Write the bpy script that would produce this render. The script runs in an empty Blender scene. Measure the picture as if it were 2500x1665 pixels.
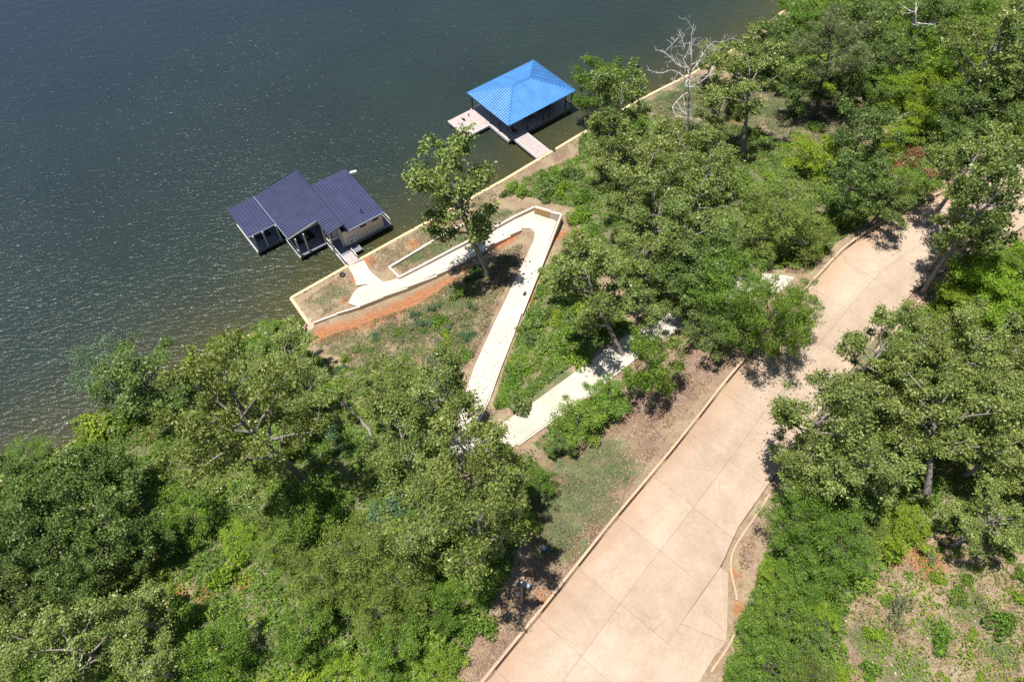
import bpy, math, random
import numpy as np
from mathutils import Vector, Matrix, Quaternion

random.seed(7)
RNG = np.random.default_rng(11)
scene = bpy.context.scene
COL = scene.collection

# ------------------------------------------------------------------ camera, sky, sun, exposure
W, H, FPX, PITCH, HC = 2500.0, 1665.0, 1667.0, math.radians(55.7), 66.0
cam_data = bpy.data.cameras.new('camera')
cam_data.sensor_width = 36.0
cam_data.lens = 36.0 * FPX / W
cam_data.clip_end = 6000
cam = bpy.data.objects.new('camera', cam_data)
cam.location = (0, 0, HC)
cam.rotation_euler = (math.pi / 2 - PITCH, 0, 0)
COL.objects.link(cam)
scene.camera = cam

SUN_TO = Vector((-0.229, -0.011, 1.0)).normalized()
world = bpy.data.worlds.new('World')
scene.world = world
world.use_nodes = True
wn = world.node_tree
bg = wn.nodes['Background']
sky = wn.nodes.new('ShaderNodeTexSky')
sky.sky_type = 'NISHITA'
sky.sun_disc = False
sky.sun_elevation = math.asin(SUN_TO.z)
sky.sun_rotation = math.atan2(SUN_TO.x, SUN_TO.y)
sky.altitude = 100
sky.air_density = 1.0
sky.dust_density = 0.5
wn.links.new(sky.outputs[0], bg.inputs[0])
bg.inputs[1].default_value = 0.068

sd = bpy.data.lights.new('sun', 'SUN')
sd.energy = 5.0
sd.angle = math.radians(0.55)
sd.color = (1.0, 0.955, 0.89)
sun = bpy.data.objects.new('sun', sd)
sun.rotation_euler = SUN_TO.to_track_quat('Z', 'Y').to_euler()
sun.location = (-30, 0, 90)
COL.objects.link(sun)

vs = scene.view_settings
vs.view_transform = 'Standard'
vs.look = 'None'
vs.exposure = 0.66
vs.gamma = 1.0
vs.use_curve_mapping = False
scene.cycles.use_denoising = False
scene.cycles.use_adaptive_sampling = False
scene.cycles.sample_clamp_indirect = 2.5
scene.cycles.sample_clamp_direct = 4.0
scene.cycles.max_bounces = 6
scene.cycles.diffuse_bounces = 3
scene.cycles.glossy_bounces = 2
scene.cycles.transmission_bounces = 3
scene.cycles.transparent_max_bounces = 4
scene.cycles.caustics_reflective = False
scene.cycles.caustics_refractive = False

# ------------------------------------------------------------------ pixel -> place
CF = np.array([0, math.cos(PITCH), -math.sin(PITCH)])
CU = np.array([0, math.sin(PITCH), math.cos(PITCH)])
K = 2500.0 / 2354.0            # second pixel grid used for the planting notes


def at(px, py, z):
    d = CF + np.array([1, 0, 0]) * (px - W / 2) / FPX - CU * (py - H / 2) / FPX
    t = (z - HC) / d[2]
    return np.array([d[0] * t, d[1] * t, z])


def depth(P):
    return float((np.array(P) - np.array([0, 0, HC])) @ CF)


# ------------------------------------------------------------------ materials
MATS = {}


def new_mat(name):
    m = bpy.data.materials.new(name)
    m.use_nodes = True
    nt = m.node_tree
    b = nt.nodes['Principled BSDF']
    MATS[name] = m
    return m, nt, b


def N(nt, t, **kw):
    n = nt.nodes.new(t)
    for k, v in kw.items():
        setattr(n, k, v)
    return n


def ramp(nt, stops, src):
    r = N(nt, 'ShaderNodeValToRGB')
    e = r.color_ramp.elements
    while len(e) < len(stops):
        e.new(0.5)
    for i, (p, c) in enumerate(stops):
        e[i].position = p
        e[i].color = (*c, 1)
    nt.links.new(src, r.inputs[0])
    return r.outputs[0]


def noise(nt, scale, detail=4, rough=0.55, coord=None, dist=0.0):
    n = N(nt, 'ShaderNodeTexNoise')
    n.inputs['Scale'].default_value = scale
    n.inputs['Detail'].default_value = detail
    n.inputs['Roughness'].default_value = rough
    n.inputs['Distortion'].default_value = dist
    if coord is not None:
        nt.links.new(coord, n.inputs['Vector'])
    return n.outputs['Fac']


def mixc(nt, fac, a, b, mode='MIX'):
    m = N(nt, 'ShaderNodeMix', data_type='RGBA', blend_type=mode)
    if isinstance(fac, (int, float)):
        m.inputs[0].default_value = fac
    else:
        nt.links.new(fac, m.inputs[0])
    for i, v in ((6, a), (7, b)):
        if isinstance(v, tuple):
            m.inputs[i].default_value = (*v, 1)
        else:
            nt.links.new(v, m.inputs[i])
    return m.outputs[2]


def mth(nt, op, a, b=None, clamp=False):
    m = N(nt, 'ShaderNodeMath', operation=op, use_clamp=clamp)
    for i, v in ((0, a), (1, b)):
        if v is None:
            continue
        if isinstance(v, (int, float)):
            m.inputs[i].default_value = v
        else:
            nt.links.new(v, m.inputs[i])
    return m.outputs[0]


def bump(nt, b, h, strength, dist=0.02):
    n = N(nt, 'ShaderNodeBump')
    n.inputs['Strength'].default_value = strength
    n.inputs['Distance'].default_value = dist
    nt.links.new(h, n.inputs['Height'])
    nt.links.new(n.outputs[0], b.inputs['Normal'])


def plain(name, c, rough=0.6, metal=0.0, var=0.12, scale=2.5, spec=0.5, bmp=0.0):
    m, nt, b = new_mat(name)
    tc = N(nt, 'ShaderNodeTexCoord').outputs['Object']
    f = noise(nt, scale, 5, 0.6, tc)
    lo = tuple(x * (1 - var) for x in c)
    hi = tuple(min(1, x * (1 + var)) for x in c)
    nt.links.new(ramp(nt, [(0.3, lo), (0.7, hi)], f), b.inputs['Base Color'])
    b.inputs['Roughness'].default_value = rough
    b.inputs['Metallic'].default_value = metal
    b.inputs['Specular IOR Level'].default_value = spec
    if bmp:
        bump(nt, b, noise(nt, scale * 12, 3, 0.6, tc), bmp)
    return m


# the soil: tan dirt, with red clay, green turf and leaf litter where those lie
m, nt, b = new_mat('soil')
pos = N(nt, 'ShaderNodeNewGeometry').outputs['Position']
a = N(nt, 'ShaderNodeAttribute', attribute_name='cover')
sep = N(nt, 'ShaderNodeSeparateColor')
nt.links.new(a.outputs['Color'], sep.inputs[0])
n1 = noise(nt, 0.55, 6, 0.65, pos)
n2 = noise(nt, 3.2, 5, 0.7, pos, 0.6)
n3 = noise(nt, 11.0, 4, 0.7, pos)
n4 = noise(nt, 1.1, 4, 0.6, pos, 0.5)
base = ramp(nt, [(0.3, (0.145, 0.095, 0.062)), (0.5, (0.26, 0.178, 0.118)), (0.7, (0.40, 0.30, 0.20))], n2)
dry = ramp(nt, [(0.35, (0.21, 0.165, 0.10)), (0.65, (0.42, 0.34, 0.22))], n3)
c = mixc(nt, ramp(nt, [(0.4, (0, 0, 0)), (0.62, (1, 1, 1))], n1), base, dry)
weed = ramp(nt, [(0.3, (0.055, 0.078, 0.032)), (0.7, (0.19, 0.215, 0.095))], n3)


def masked(ch, col, prev, lo=0.34, hi=0.86):
    v = mth(nt, 'ADD', sep.outputs[ch], mth(nt, 'ADD', mth(nt, 'MULTIPLY', mth(nt, 'SUBTRACT', n2, 0.5), 1.5), mth(nt, 'MULTIPLY', mth(nt, 'SUBTRACT', n4, 0.5), 1.3)))
    v = mth(nt, 'MULTIPLY', v, mth(nt, 'MULTIPLY', sep.outputs[ch], 4.0, clamp=True))
    f = ramp(nt, [(lo, (0, 0, 0)), (hi, (1, 1, 1))], v)
    return mixc(nt, f, prev, col)


clay = ramp(nt, [(0.3, (0.23, 0.088, 0.040)), (0.55, (0.36, 0.160, 0.075)), (0.75, (0.46, 0.27, 0.15))], n2)
litter = ramp(nt, [(0.3, (0.14, 0.085, 0.06)), (0.5, (0.25, 0.17, 0.125)), (0.72, (0.40, 0.30, 0.23))], n3)
c = masked(2, litter, c)
c = masked(0, clay, c)
c = masked(1, weed, c)
n5 = noise(nt, 26.0, 3, 0.75, pos)
c = mixc(nt, 0.75, c, ramp(nt, [(0.34, (0.45, 0.42, 0.40)), (0.52, (1, 1, 1)), (0.68, (1.25, 1.22, 1.18))], n5), 'MULTIPLY')
nt.links.new(c, b.inputs['Base Color'])
b.inputs['Roughness'].default_value = 0.95
b.inputs['Specular IOR Level'].default_value = 0.15
bump(nt, b, mth(nt, 'ADD', n2, mth(nt, 'MULTIPLY', n3, 0.5)), 0.8, 0.12)

# the lake: murky green water, browner over the shallows, wind ripples
m, nt, b = new_mat('lake_water')
pos = N(nt, 'ShaderNodeNewGeometry').outputs['Position']
a = N(nt, 'ShaderNodeAttribute', attribute_name='shallow')
mp = N(nt, 'ShaderNodeMapping')
mp.inputs['Rotation'].default_value = (0, 0, math.radians(-35))
mp.inputs['Scale'].default_value = (0.45, 1.0, 1.0)
nt.links.new(pos, mp.inputs[0])
wv = mp.outputs[0]
big = noise(nt, 0.06, 3, 0.5, pos)
deep = ramp(nt, [(0.35, (0.016, 0.026, 0.022)), (0.65, (0.021, 0.033, 0.026))], big)
sky_fac = N(nt, 'ShaderNodeAttribute', attribute_name='painted_sky').outputs['Fac']
deep = mixc(nt, sky_fac, deep, (0.015, 0.026, 0.042))  # blue away from shore: sky reflection put into the water colour
sh = mixc(nt, noise(nt, 0.5, 3, 0.5, pos), (0.060, 0.054, 0.014), (0.038, 0.040, 0.018))
f = mth(nt, 'MULTIPLY', a.outputs['Fac'], mth(nt, 'ADD', 0.55, mth(nt, 'MULTIPLY', noise(nt, 0.22, 3, 0.5, pos), 0.9)), clamp=True)
nt.links.new(mixc(nt, f, deep, sh), b.inputs['Base Color'])
b.inputs['Roughness'].default_value = 0.2
b.inputs['IOR'].default_value = 1.333
h1 = noise(nt, 0.85, 3, 0.55, wv, 0.5)
h2 = noise(nt, 2.6, 4, 0.66, wv, 0.8)
hh = mth(nt, 'ADD', mth(nt, 'MULTIPLY', h1, 1.0), mth(nt, 'MULTIPLY', h2, 0.55))
bump(nt, b, mth(nt, 'MULTIPLY', hh, mth(nt, 'ADD', 0.45, noise(nt, 0.035, 2, 0.5, pos))), 1.0, 0.16)


def concrete(name, lo, mid, hi, spot, joint=0.0):
    m, nt, b = new_mat(name)
    pos = N(nt, 'ShaderNodeNewGeometry').outputs['Position']
    oi = N(nt, 'ShaderNodeObjectInfo').outputs['Random']
    n1 = noise(nt, 0.28, 7, 0.7, pos, 0.4)
    n2 = noise(nt, 3.4, 6, 0.75, pos)
    n3 = noise(nt, 22, 3, 0.6, pos)
    f = mth(nt, 'ADD', mth(nt, 'MULTIPLY', n1, 0.65), mth(nt, 'MULTIPLY', n2, 0.35))
    c = ramp(nt, [(0.36, lo), (0.5, mid), (0.64, hi)], f)
    st = ramp(nt, [(0.60, (0, 0, 0)), (0.74, (1, 1, 1))], noise(nt, 0.9, 6, 0.7, pos, 1.5))
    c = mixc(nt, mth(nt, 'MULTIPLY', st, 0.4), c, spot)
    gr = ramp(nt, [(0.52, (1, 1, 1)), (0.75, (0.72, 0.72, 0.72))], noise(nt, 5.5, 5, 0.75, pos, 0.5))
    c = mixc(nt, 0.6, c, gr, 'MULTIPLY')
    if name == 'drive_concrete':
        lat = N(nt, 'ShaderNodeAttribute', attribute_name='lat').outputs['Fac']
        wn_ = noise(nt, 0.8, 5, 0.7, pos, 0.8)
        wash = mth(nt, 'MULTIPLY', mth(nt, 'SUBTRACT', 1.0, mth(nt, 'DIVIDE', lat, 1.9), clamp=True), mth(nt, 'MULTIPLY', wn_, 1.1))
        c = mixc(nt, wash, c, (0.34, 0.20, 0.11))
        trk = mth(nt, 'MULTIPLY', mth(nt, 'ADD', 0.5, mth(nt, 'MULTIPLY', mth(nt, 'COSINE', mth(nt, 'MULTIPLY', lat, 3.1)), 0.5)), mth(nt, 'MULTIPLY', noise(nt, 1.3, 5, 0.7, pos), 0.26))
        c = mixc(nt, trk, c, (0.25, 0.20, 0.165))
        crk = N(nt, 'ShaderNodeTexVoronoi', feature='DISTANCE_TO_EDGE')
        crk.inputs['Scale'].default_value = 0.16
        wob = N(nt, 'ShaderNodeTexNoise')
        wob.inputs['Scale'].default_value = 0.9
        nt.links.new(pos, wob.inputs['Vector'])
        nt.links.new(mixc(nt, 0.22, pos, wob.outputs['Color'], 'ADD'), crk.inputs['Vector'])
        ck = ramp(nt, [(0.0, (1, 1, 1)), (0.0035, (0, 0, 0))], crk.outputs['Distance'])
        ck = mth(nt, 'MULTIPLY', ck, ramp(nt, [(0.5, (0, 0, 0)), (0.6, (1, 1, 1))], noise(nt, 0.2, 2, 0.5, pos)))
        c = mixc(nt, mth(nt, 'MULTIPLY', ck, 0.55), c, (0.12, 0.085, 0.06))
    v = mth(nt, 'ADD', 0.945, mth(nt, 'MULTIPLY', oi, 0.11))
    hsv = N(nt, 'ShaderNodeHueSaturation')
    nt.links.new(v, hsv.inputs['Value'])
    nt.links.new(c, hsv.inputs['Color'])
    nt.links.new(hsv.outputs[0], b.inputs['Base Color'])
    b.inputs['Roughness'].default_value = 0.85
    b.inputs['Specular IOR Level'].default_value = 0.25
    bump(nt, b, n3, 0.15, 0.01)
    return m


concrete('drive_concrete', (0.315, 0.233, 0.168), (0.38, 0.292, 0.216), (0.435, 0.343, 0.262), (0.345, 0.235, 0.145))
concrete('ramp_concrete', (0.41, 0.362, 0.295), (0.48, 0.43, 0.357), (0.535, 0.482, 0.41), (0.46, 0.37, 0.25))
concrete('wall_concrete', (0.44, 0.385, 0.33), (0.54, 0.475, 0.41), (0.62, 0.55, 0.48), (0.37, 0.28, 0.21))
concrete('kerb_concrete', (0.33, 0.235, 0.155), (0.42, 0.305, 0.205), (0.49, 0.365, 0.25), (0.32, 0.20, 0.12))
plain('drive_bed', (0.085, 0.058, 0.04), 0.95, var=0.3)  # bed in joints; in the kerb gap its dark also paints shade
plain('cap_timber', (0.58, 0.44, 0.25), 0.8, var=0.16, scale=1.6, bmp=0.1)
plain('pile_timber', (0.20, 0.15, 0.10), 0.9, var=0.2)
plain('fence_timber', (0.46, 0.31, 0.15), 0.85, var=0.25, scale=4)
plain('navy_steel', (0.030, 0.036, 0.086), 0.5, 0.0, var=0.2, scale=0.8, spec=0.35)
plain('navy_trim', (0.30, 0.30, 0.36), 0.45, 0.0, var=0.06)
plain('blue_steel', (0.065, 0.225, 0.50), 0.42, 0.0, var=0.16, scale=0.7, spec=0.9)
plain('blue_cap', (0.03, 0.17, 0.47), 0.4, 0.0, var=0.05)
plain('deck_board', (0.37, 0.315, 0.30), 0.8, var=0.12, scale=1.4)
plain('deck_dark', (0.16, 0.16, 0.185), 0.75, var=0.12, scale=1.4)
plain('rail_white', (0.70, 0.68, 0.66), 0.5, var=0.06)
plain('post_grey', (0.50, 0.48, 0.46), 0.6, var=0.08)
plain('post_black', (0.03, 0.035, 0.05), 0.5, var=0.1)
plain('wall_stucco', (0.78, 0.69, 0.64), 0.9, var=0.05)
plain('wall_white', (0.74, 0.72, 0.70), 0.7, var=0.05)
plain('glass_dark', (0.025, 0.04, 0.07), 0.08, var=0.2)
plain('vent_dark', (0.02, 0.02, 0.022), 0.7)
plain('ac_white', (0.72, 0.71, 0.68), 0.5, var=0.04)
plain('ac_grey', (0.20, 0.20, 0.21), 0.5, var=0.1)
plain('rubber', (0.018, 0.018, 0.02), 0.8)
plain('blue_plastic', (0.03, 0.13, 0.55), 0.35, var=0.06)
plain('pale_plastic', (0.26, 0.36, 0.52), 0.35, var=0.06)
plain('metal_grey', (0.42, 0.43, 0.45), 0.4, 0.5, var=0.08)
plain('rock', (0.47, 0.36, 0.28), 0.95, var=0.28, scale=1.8, bmp=0.5)
plain('pole_wood', (0.17, 0.135, 0.11), 0.9, var=0.25, scale=5)


def bark(name, lo, hi):
    m, nt, b = new_mat(name)
    tc = N(nt, 'ShaderNodeTexCoord').outputs['Object']
    mp = N(nt, 'ShaderNodeMapping')
    mp.inputs['Scale'].default_value = (5, 5, 1.2)
    nt.links.new(tc, mp.inputs[0])
    f = noise(nt, 2.0, 5, 0.65, mp.outputs[0])
    nt.links.new(ramp(nt, [(0.3, lo), (0.7, hi)], f), b.inputs['Base Color'])
    b.inputs['Roughness'].default_value = 0.95
    b.inputs['Specular IOR Level'].default_value = 0.15
    bump(nt, b, f, 0.6, 0.04)
    return m


bark('bark_grey', (0.13, 0.11, 0.095), (0.36, 0.32, 0.29))
bark('bark_dark', (0.055, 0.045, 0.038), (0.14, 0.12, 0.105))
bark('bark_dead', (0.36, 0.33, 0.31), (0.66, 0.63, 0.61))


def leaf(name, lo, mid, hi, rough=0.45, trans=0.28, spec=0.5, hue=0.02, val=0.22):
    m, nt, b = new_mat(name)
    t = N(nt, 'ShaderNodeAttribute', attribute_name='tint').outputs['Fac']
    c = ramp(nt, [(0.0, lo), (0.5, mid), (1.0, hi)], t)
    oi = N(nt, 'ShaderNodeObjectInfo').outputs['Random']
    hsv = N(nt, 'ShaderNodeHueSaturation')
    nt.links.new(mth(nt, 'ADD', 0.5 - hue / 2, mth(nt, 'MULTIPLY', oi, hue)), hsv.inputs['Hue'])
    r2 = mth(nt, 'FRACT', mth(nt, 'MULTIPLY', oi, 37.7))
    nt.links.new(mth(nt, 'ADD', 1 - val / 2, mth(nt, 'MULTIPLY', r2, val)), hsv.inputs['Value'])
    nt.links.new(c, hsv.inputs['Color'])
    c = hsv.outputs[0]
    nt.links.new(c, b.inputs['Base Color'])
    b.inputs['Roughness'].default_value = rough
    b.inputs['Specular IOR Level'].default_value = spec
    tr = N(nt, 'ShaderNodeBsdfTranslucent')
    nt.links.new(mixc(nt, 1.0, c, (1.0, 1.0, 0.45), 'MULTIPLY'), tr.inputs[0])
    mx = N(nt, 'ShaderNodeMixShader')
    mx.inputs[0].default_value = trans
    out = nt.nodes['Material Output']
    nt.links.new(b.outputs[0], mx.inputs[1])
    nt.links.new(tr.outputs[0], mx.inputs[2])
    nt.links.new(mx.outputs[0], out.inputs[0])
    return m


leaf('leaf_oak', (0.092, 0.132, 0.028), (0.195, 0.252, 0.058), (0.32, 0.39, 0.115), 0.42, 0.34, 0.4)
leaf('leaf_dark', (0.055, 0.100, 0.021), (0.115, 0.184, 0.038), (0.20, 0.27, 0.070), 0.45, 0.3, 0.35)
leaf('leaf_mid', (0.072, 0.145, 0.016), (0.148, 0.250, 0.028), (0.25, 0.36, 0.052), 0.5, 0.38, 0.35)
leaf('leaf_lime', (0.120, 0.215, 0.014), (0.225, 0.345, 0.026), (0.35, 0.44, 0.050), 0.55, 0.42, 0.3)
leaf('leaf_feather', (0.095, 0.152, 0.024), (0.180, 0.245, 0.042), (0.28, 0.34, 0.08), 0.55, 0.36, 0.3)
leaf('leaf_pine', (0.070, 0.100, 0.030), (0.125, 0.160, 0.052), (0.20, 0.23, 0.09), 0.5, 0.2, 0.4)
leaf('leaf_teal', (0.045, 0.100, 0.045), (0.085, 0.160, 0.072), (0.15, 0.23, 0.11), 0.5, 0.3, 0.35)
leaf('leaf_sage', (0.12, 0.14, 0.065), (0.19, 0.215, 0.105), (0.28, 0.30, 0.16), 0.65, 0.3, 0.3)
leaf('leaf_red', (0.16, 0.07, 0.03), (0.27, 0.13, 0.05), (0.36, 0.22, 0.11), 0.6, 0.25)
leaf('leaf_litter', (0.13, 0.075, 0.045), (0.26, 0.17, 0.115), (0.44, 0.33, 0.24), 0.8, 0.1, 0.2)
leaf('leaf_grass', (0.085, 0.135, 0.055), (0.15, 0.215, 0.085), (0.24, 0.29, 0.13), 0.6, 0.3)
leaf('leaf_straw', (0.22, 0.165, 0.095), (0.34, 0.265, 0.16), (0.46, 0.37, 0.24), 0.7, 0.2)


# ------------------------------------------------------------------ mesh helpers
def np_mesh(name, V, F, mat, tint=None, smooth=False):
    V = np.asarray(V, dtype=np.float32)
    F = np.asarray(F, dtype=np.int32)
    me = bpy.data.meshes.new(name)
    n = F.shape[1]
    me.vertices.add(len(V))
    me.vertices.foreach_set('co', V.ravel())
    me.loops.add(F.size)
    me.loops.foreach_set('vertex_index', F.ravel())
    me.polygons.add(len(F))
    me.polygons.foreach_set('loop_start', np.arange(0, F.size, n, dtype=np.int32))
    me.polygons.foreach_set('loop_total', np.full(len(F), n, dtype=np.int32))
    if smooth:
        me.polygons.foreach_set('use_smooth', np.ones(len(F), dtype=bool))
    me.update(calc_edges=True)
    if tint is not None:
        at_ = me.attributes.new('tint', 'FLOAT', 'FACE')
        at_.data.foreach_set('value', np.asarray(tint, dtype=np.float32))
    me.materials.append(MATS[mat])
    return me


class MB:
    """collects shapes for ONE mesh"""

    def __init__(s):
        s.v, s.f = [], []

    def add(s, vs_, fs_):
        o = len(s.v)
        s.v += [tuple(map(float, p)) for p in vs_]
        s.f += [tuple(i + o for i in f) for f in fs_]
        return s

    def box(s, x0, x1, y0, y1, z0, z1):
        return s.add([(x, y, z) for z in (z0, z1) for x, y in ((x0, y0), (x1, y0), (x1, y1), (x0, y1))],
                     [(3, 2, 1, 0), (4, 5, 6, 7), (0, 1, 5, 4), (1, 2, 6, 5), (2, 3, 7, 6), (3, 0, 4, 7)])

    def prism(s, top, bot):
        n = len(top)
        return s.add(list(top) + list(bot), [tuple(range(n)), tuple(range(2 * n - 1, n - 1, -1))] +
                     [(i, i + n, (i + 1) % n + n, (i + 1) % n) for i in range(n)])

    def tube(s, pts, rad, n=6, cap=True):
        pts = [np.array(p, float) for p in pts]
        rings = []
        for i, p in enumerate(pts):
            d = pts[min(i + 1, len(pts) - 1)] - pts[max(i - 1, 0)]
            d = d / (np.linalg.norm(d) + 1e-9)
            a_ = np.cross(d, [0.31, 0.11, 0.94] if abs(d[2]) < 0.9 else [1, 0, 0])
            a_ /= np.linalg.norm(a_)
            b_ = np.cross(d, a_)
            r = rad[i] if hasattr(rad, '__len__') else rad
            rings.append([p + r * (math.cos(2 * math.pi * k / n) * a_ + math.sin(2 * math.pi * k / n) * b_) for k in range(n)])
        fs = []
        for i in range(len(pts) - 1):
            for k in range(n):
                fs.append((i * n + k, i * n + (k + 1) % n, (i + 1) * n + (k + 1) % n, (i + 1) * n + k))
        if cap:
            fs.append(tuple(range(n - 1, -1, -1)))
            fs.append(tuple((len(pts) - 1) * n + k for k in range(n)))
        return s.add([q for r in rings for q in r], fs)

    def disc(s, c, r, h, n=20, axis=2):
        vs_, fs_ = [], []
        for k in range(2):
            for i in range(n):
                a_ = 2 * math.pi * i / n
                q = [r * math.cos(a_), r * math.sin(a_), h * k]
                if axis == 1:
                    q = [q[0], -q[2], q[1]]
                vs_.append((c[0] + q[0], c[1] + q[1], c[2] + q[2]))
        fs_.append(tuple(range(n - 1, -1, -1)))
        fs_.append(tuple(range(n, 2 * n)))
        fs_ += [(i, (i + 1) % n, (i + 1) % n + n, i + n) for i in range(n)]
        return s.add(vs_, fs_)

    def mesh(s, name, mat, smooth=False):
        me = bpy.data.meshes.new(name)
        me.from_pydata(s.v, [], s.f)
        if smooth:
            for p in me.polygons:
                p.use_smooth = True
        me.materials.append(MATS[mat])
        me.update()
        return me

    def build(s, name, mat, parent=None, smooth=False):
        return obj(name, s.mesh(name, mat, smooth), parent)


def obj(name, me, parent=None, loc=None):
    o = bpy.data.objects.new(name, me)
    COL.objects.link(o)
    if parent:
        o.parent = parent
    if loc is not None:
        o.location = loc
    return o


def tag(o, label=None, cat=None, group=None, kind=None):
    for k, v in (('label', label), ('category', cat), ('group', group), ('kind', kind)):
        if v:
            o[k] = v
    return o


def thing(name, label, cat, loc=(0, 0, 0), rz=0.0, group=None):
    o = obj(name, None)
    o.empty_display_size = 0.2
    o.location = loc
    o.rotation_euler = (0, 0, rz)
    return tag(o, label, cat, group)


# ------------------------------------------------------------------ where the shore, ramps and drive run
SHORE_PX = [(-700, 1560), (-300, 1330), (-60, 1205), (130, 1112), (305, 1003), (400, 932), (478, 878), (600, 822), (690, 800), (757, 795),
            (710, 728), (852, 648), (1230, 440), (1415, 330), (1560, 245), (1690, 180), (1800, 115), (1910, 30), (2030, -60), (2250, -210), (2600, -380)]
SHORE = np.array([at(x, y, 0.9)[:2] for x, y in SHORE_PX])

# ramp cross-sections: left px, right px, height
RAMP_A = [((849.7, 740.8), (872, 748), .98), ((871, 697), (934, 722), 1.0), ((937, 690), (960, 712), 1.05), ((975, 679.6), (994, 700), 1.15),
          ((1040, 645), (1066, 668), 1.5), ((1104, 611), (1136, 633), 1.95), ((1195, 565), (1217, 588), 2.6), ((1250, 534), (1274, 557), 3.05)]
LANDING = [((849, 651), (888, 635), 1.02), ((862, 672), (905, 665), 1.0), ((871, 697), (938, 690), 1.0)]
HAIRPIN = [((1250, 534), (1274, 557), 3.05), ((1303, 510), (1296, 558), 3.3), ((1360, 540), (1306, 568), 3.45), ((1344, 580), (1302, 590), 3.55)]
RAMP_B = [((1302, 590), (1344, 580), 3.55), ((1270, 657), (1318, 653), 4.1), ((1238, 724), (1294, 710), 4.65), ((1195, 813), (1252, 814), 5.4),
          ((1158, 895), (1222, 890), 6.1), ((1134, 965), (1189, 980), 6.7), ((1100, 1052), (1160, 1040), 7.35)]
TURN = [((1100, 1052), (1160, 1040), 7.35), ((1092, 1090), (1190, 1062), 7.55), ((1150, 1150), (1212, 1045), 7.75), ((1262, 1085), (1226, 1034), 7.95)]
RAMP_C = [((1226, 1034), (1262, 1085), 7.95), ((1300, 984), (1375, 1004), 8.65), ((1389, 919), (1455, 948), 9.3), ((1511, 831), (1560, 866), 10.2),
          ((1600, 778), (1645, 812), 10.8), ((1740, 700), (1775, 736), 11.5), ((1853, 666), (1880, 712), 12.0), ((1900, 668), (1930, 722), 12.15), ((1990, 690), (1975, 726), 12.25)]
RIBBONS = [RAMP_A, LANDING, HAIRPIN, RAMP_B, TURN, RAMP_C]

ROAD_L = [(1010, 1890, 11.5), (1188, 1665, 11.5), (1358, 1456, 11.5), (1504, 1271, 11.6), (1629, 1123, 11.75), (1727, 1000, 11.9), (1766, 947, 11.95), (1878, 816, 12.1),
          (1986, 694, 12.3), (2061, 611, 12.45), (2114.5, 573.6, 12.55), (2164, 544.6, 12.65), (2260, 495, 12.8), (2330, 462, 12.9), (2420, 405, 13.1), (2500, 347, 13.3), (2640, 270, 13.5)]
ROAD_W = 8.35


def resample(P, step):
    P = np.asarray(P, float)
    d = np.r_[0, np.cumsum(np.linalg.norm(np.diff(P[:, :2], axis=0), axis=1))]
    s = np.linspace(0, d[-1], max(2, int(d[-1] / step) + 1))
    return np.stack([np.interp(s, d, P[:, i]) for i in range(P.shape[1])], 1), s


def smooth_poly(P, it=2):
    for _ in range(it):
        Q = P.copy()
        Q[1:-1] = 0.25 * P[:-2] + 0.5 * P[1:-1] + 0.25 * P[2:]
        P = Q
    return P


RL, RS = resample(np.array([at(*q) for q in ROAD_L]), 0.6)
RL = smooth_poly(RL, 12)
tang = np.gradient(RL[:, :2], axis=0)
tang /= np.linalg.norm(tang, axis=1)[:, None]
RN = np.stack([tang[:, 1], -tang[:, 0]], 1)            # to the right of travel
RC = RL.copy()
RC[:, :2] += RN * ROAD_W / 2
_q = at(1773, 1388, 11.5)
J1 = float(RS[np.argmin(np.hypot(RL[:, 0] + RN[:, 0] * ROAD_W - _q[0], RL[:, 1] + RN[:, 1] * ROAD_W - _q[1]))])
RWID = np.interp(RS, [J1 - .2, J1 + 3.5], [ROAD_W, 7.65])

centres = []
for rb in RIBBONS:
    c_ = []
    for l, r, z in rb:
        A, B = at(*l, z), at(*r, z)
        m_ = (A + B) / 2
        c_.append([*m_, np.linalg.norm((A - B)[:2]) / 2])
    centres.append(resample(np.array(c_), 0.4)[0])
RAMPC = np.vstack(centres)

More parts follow.
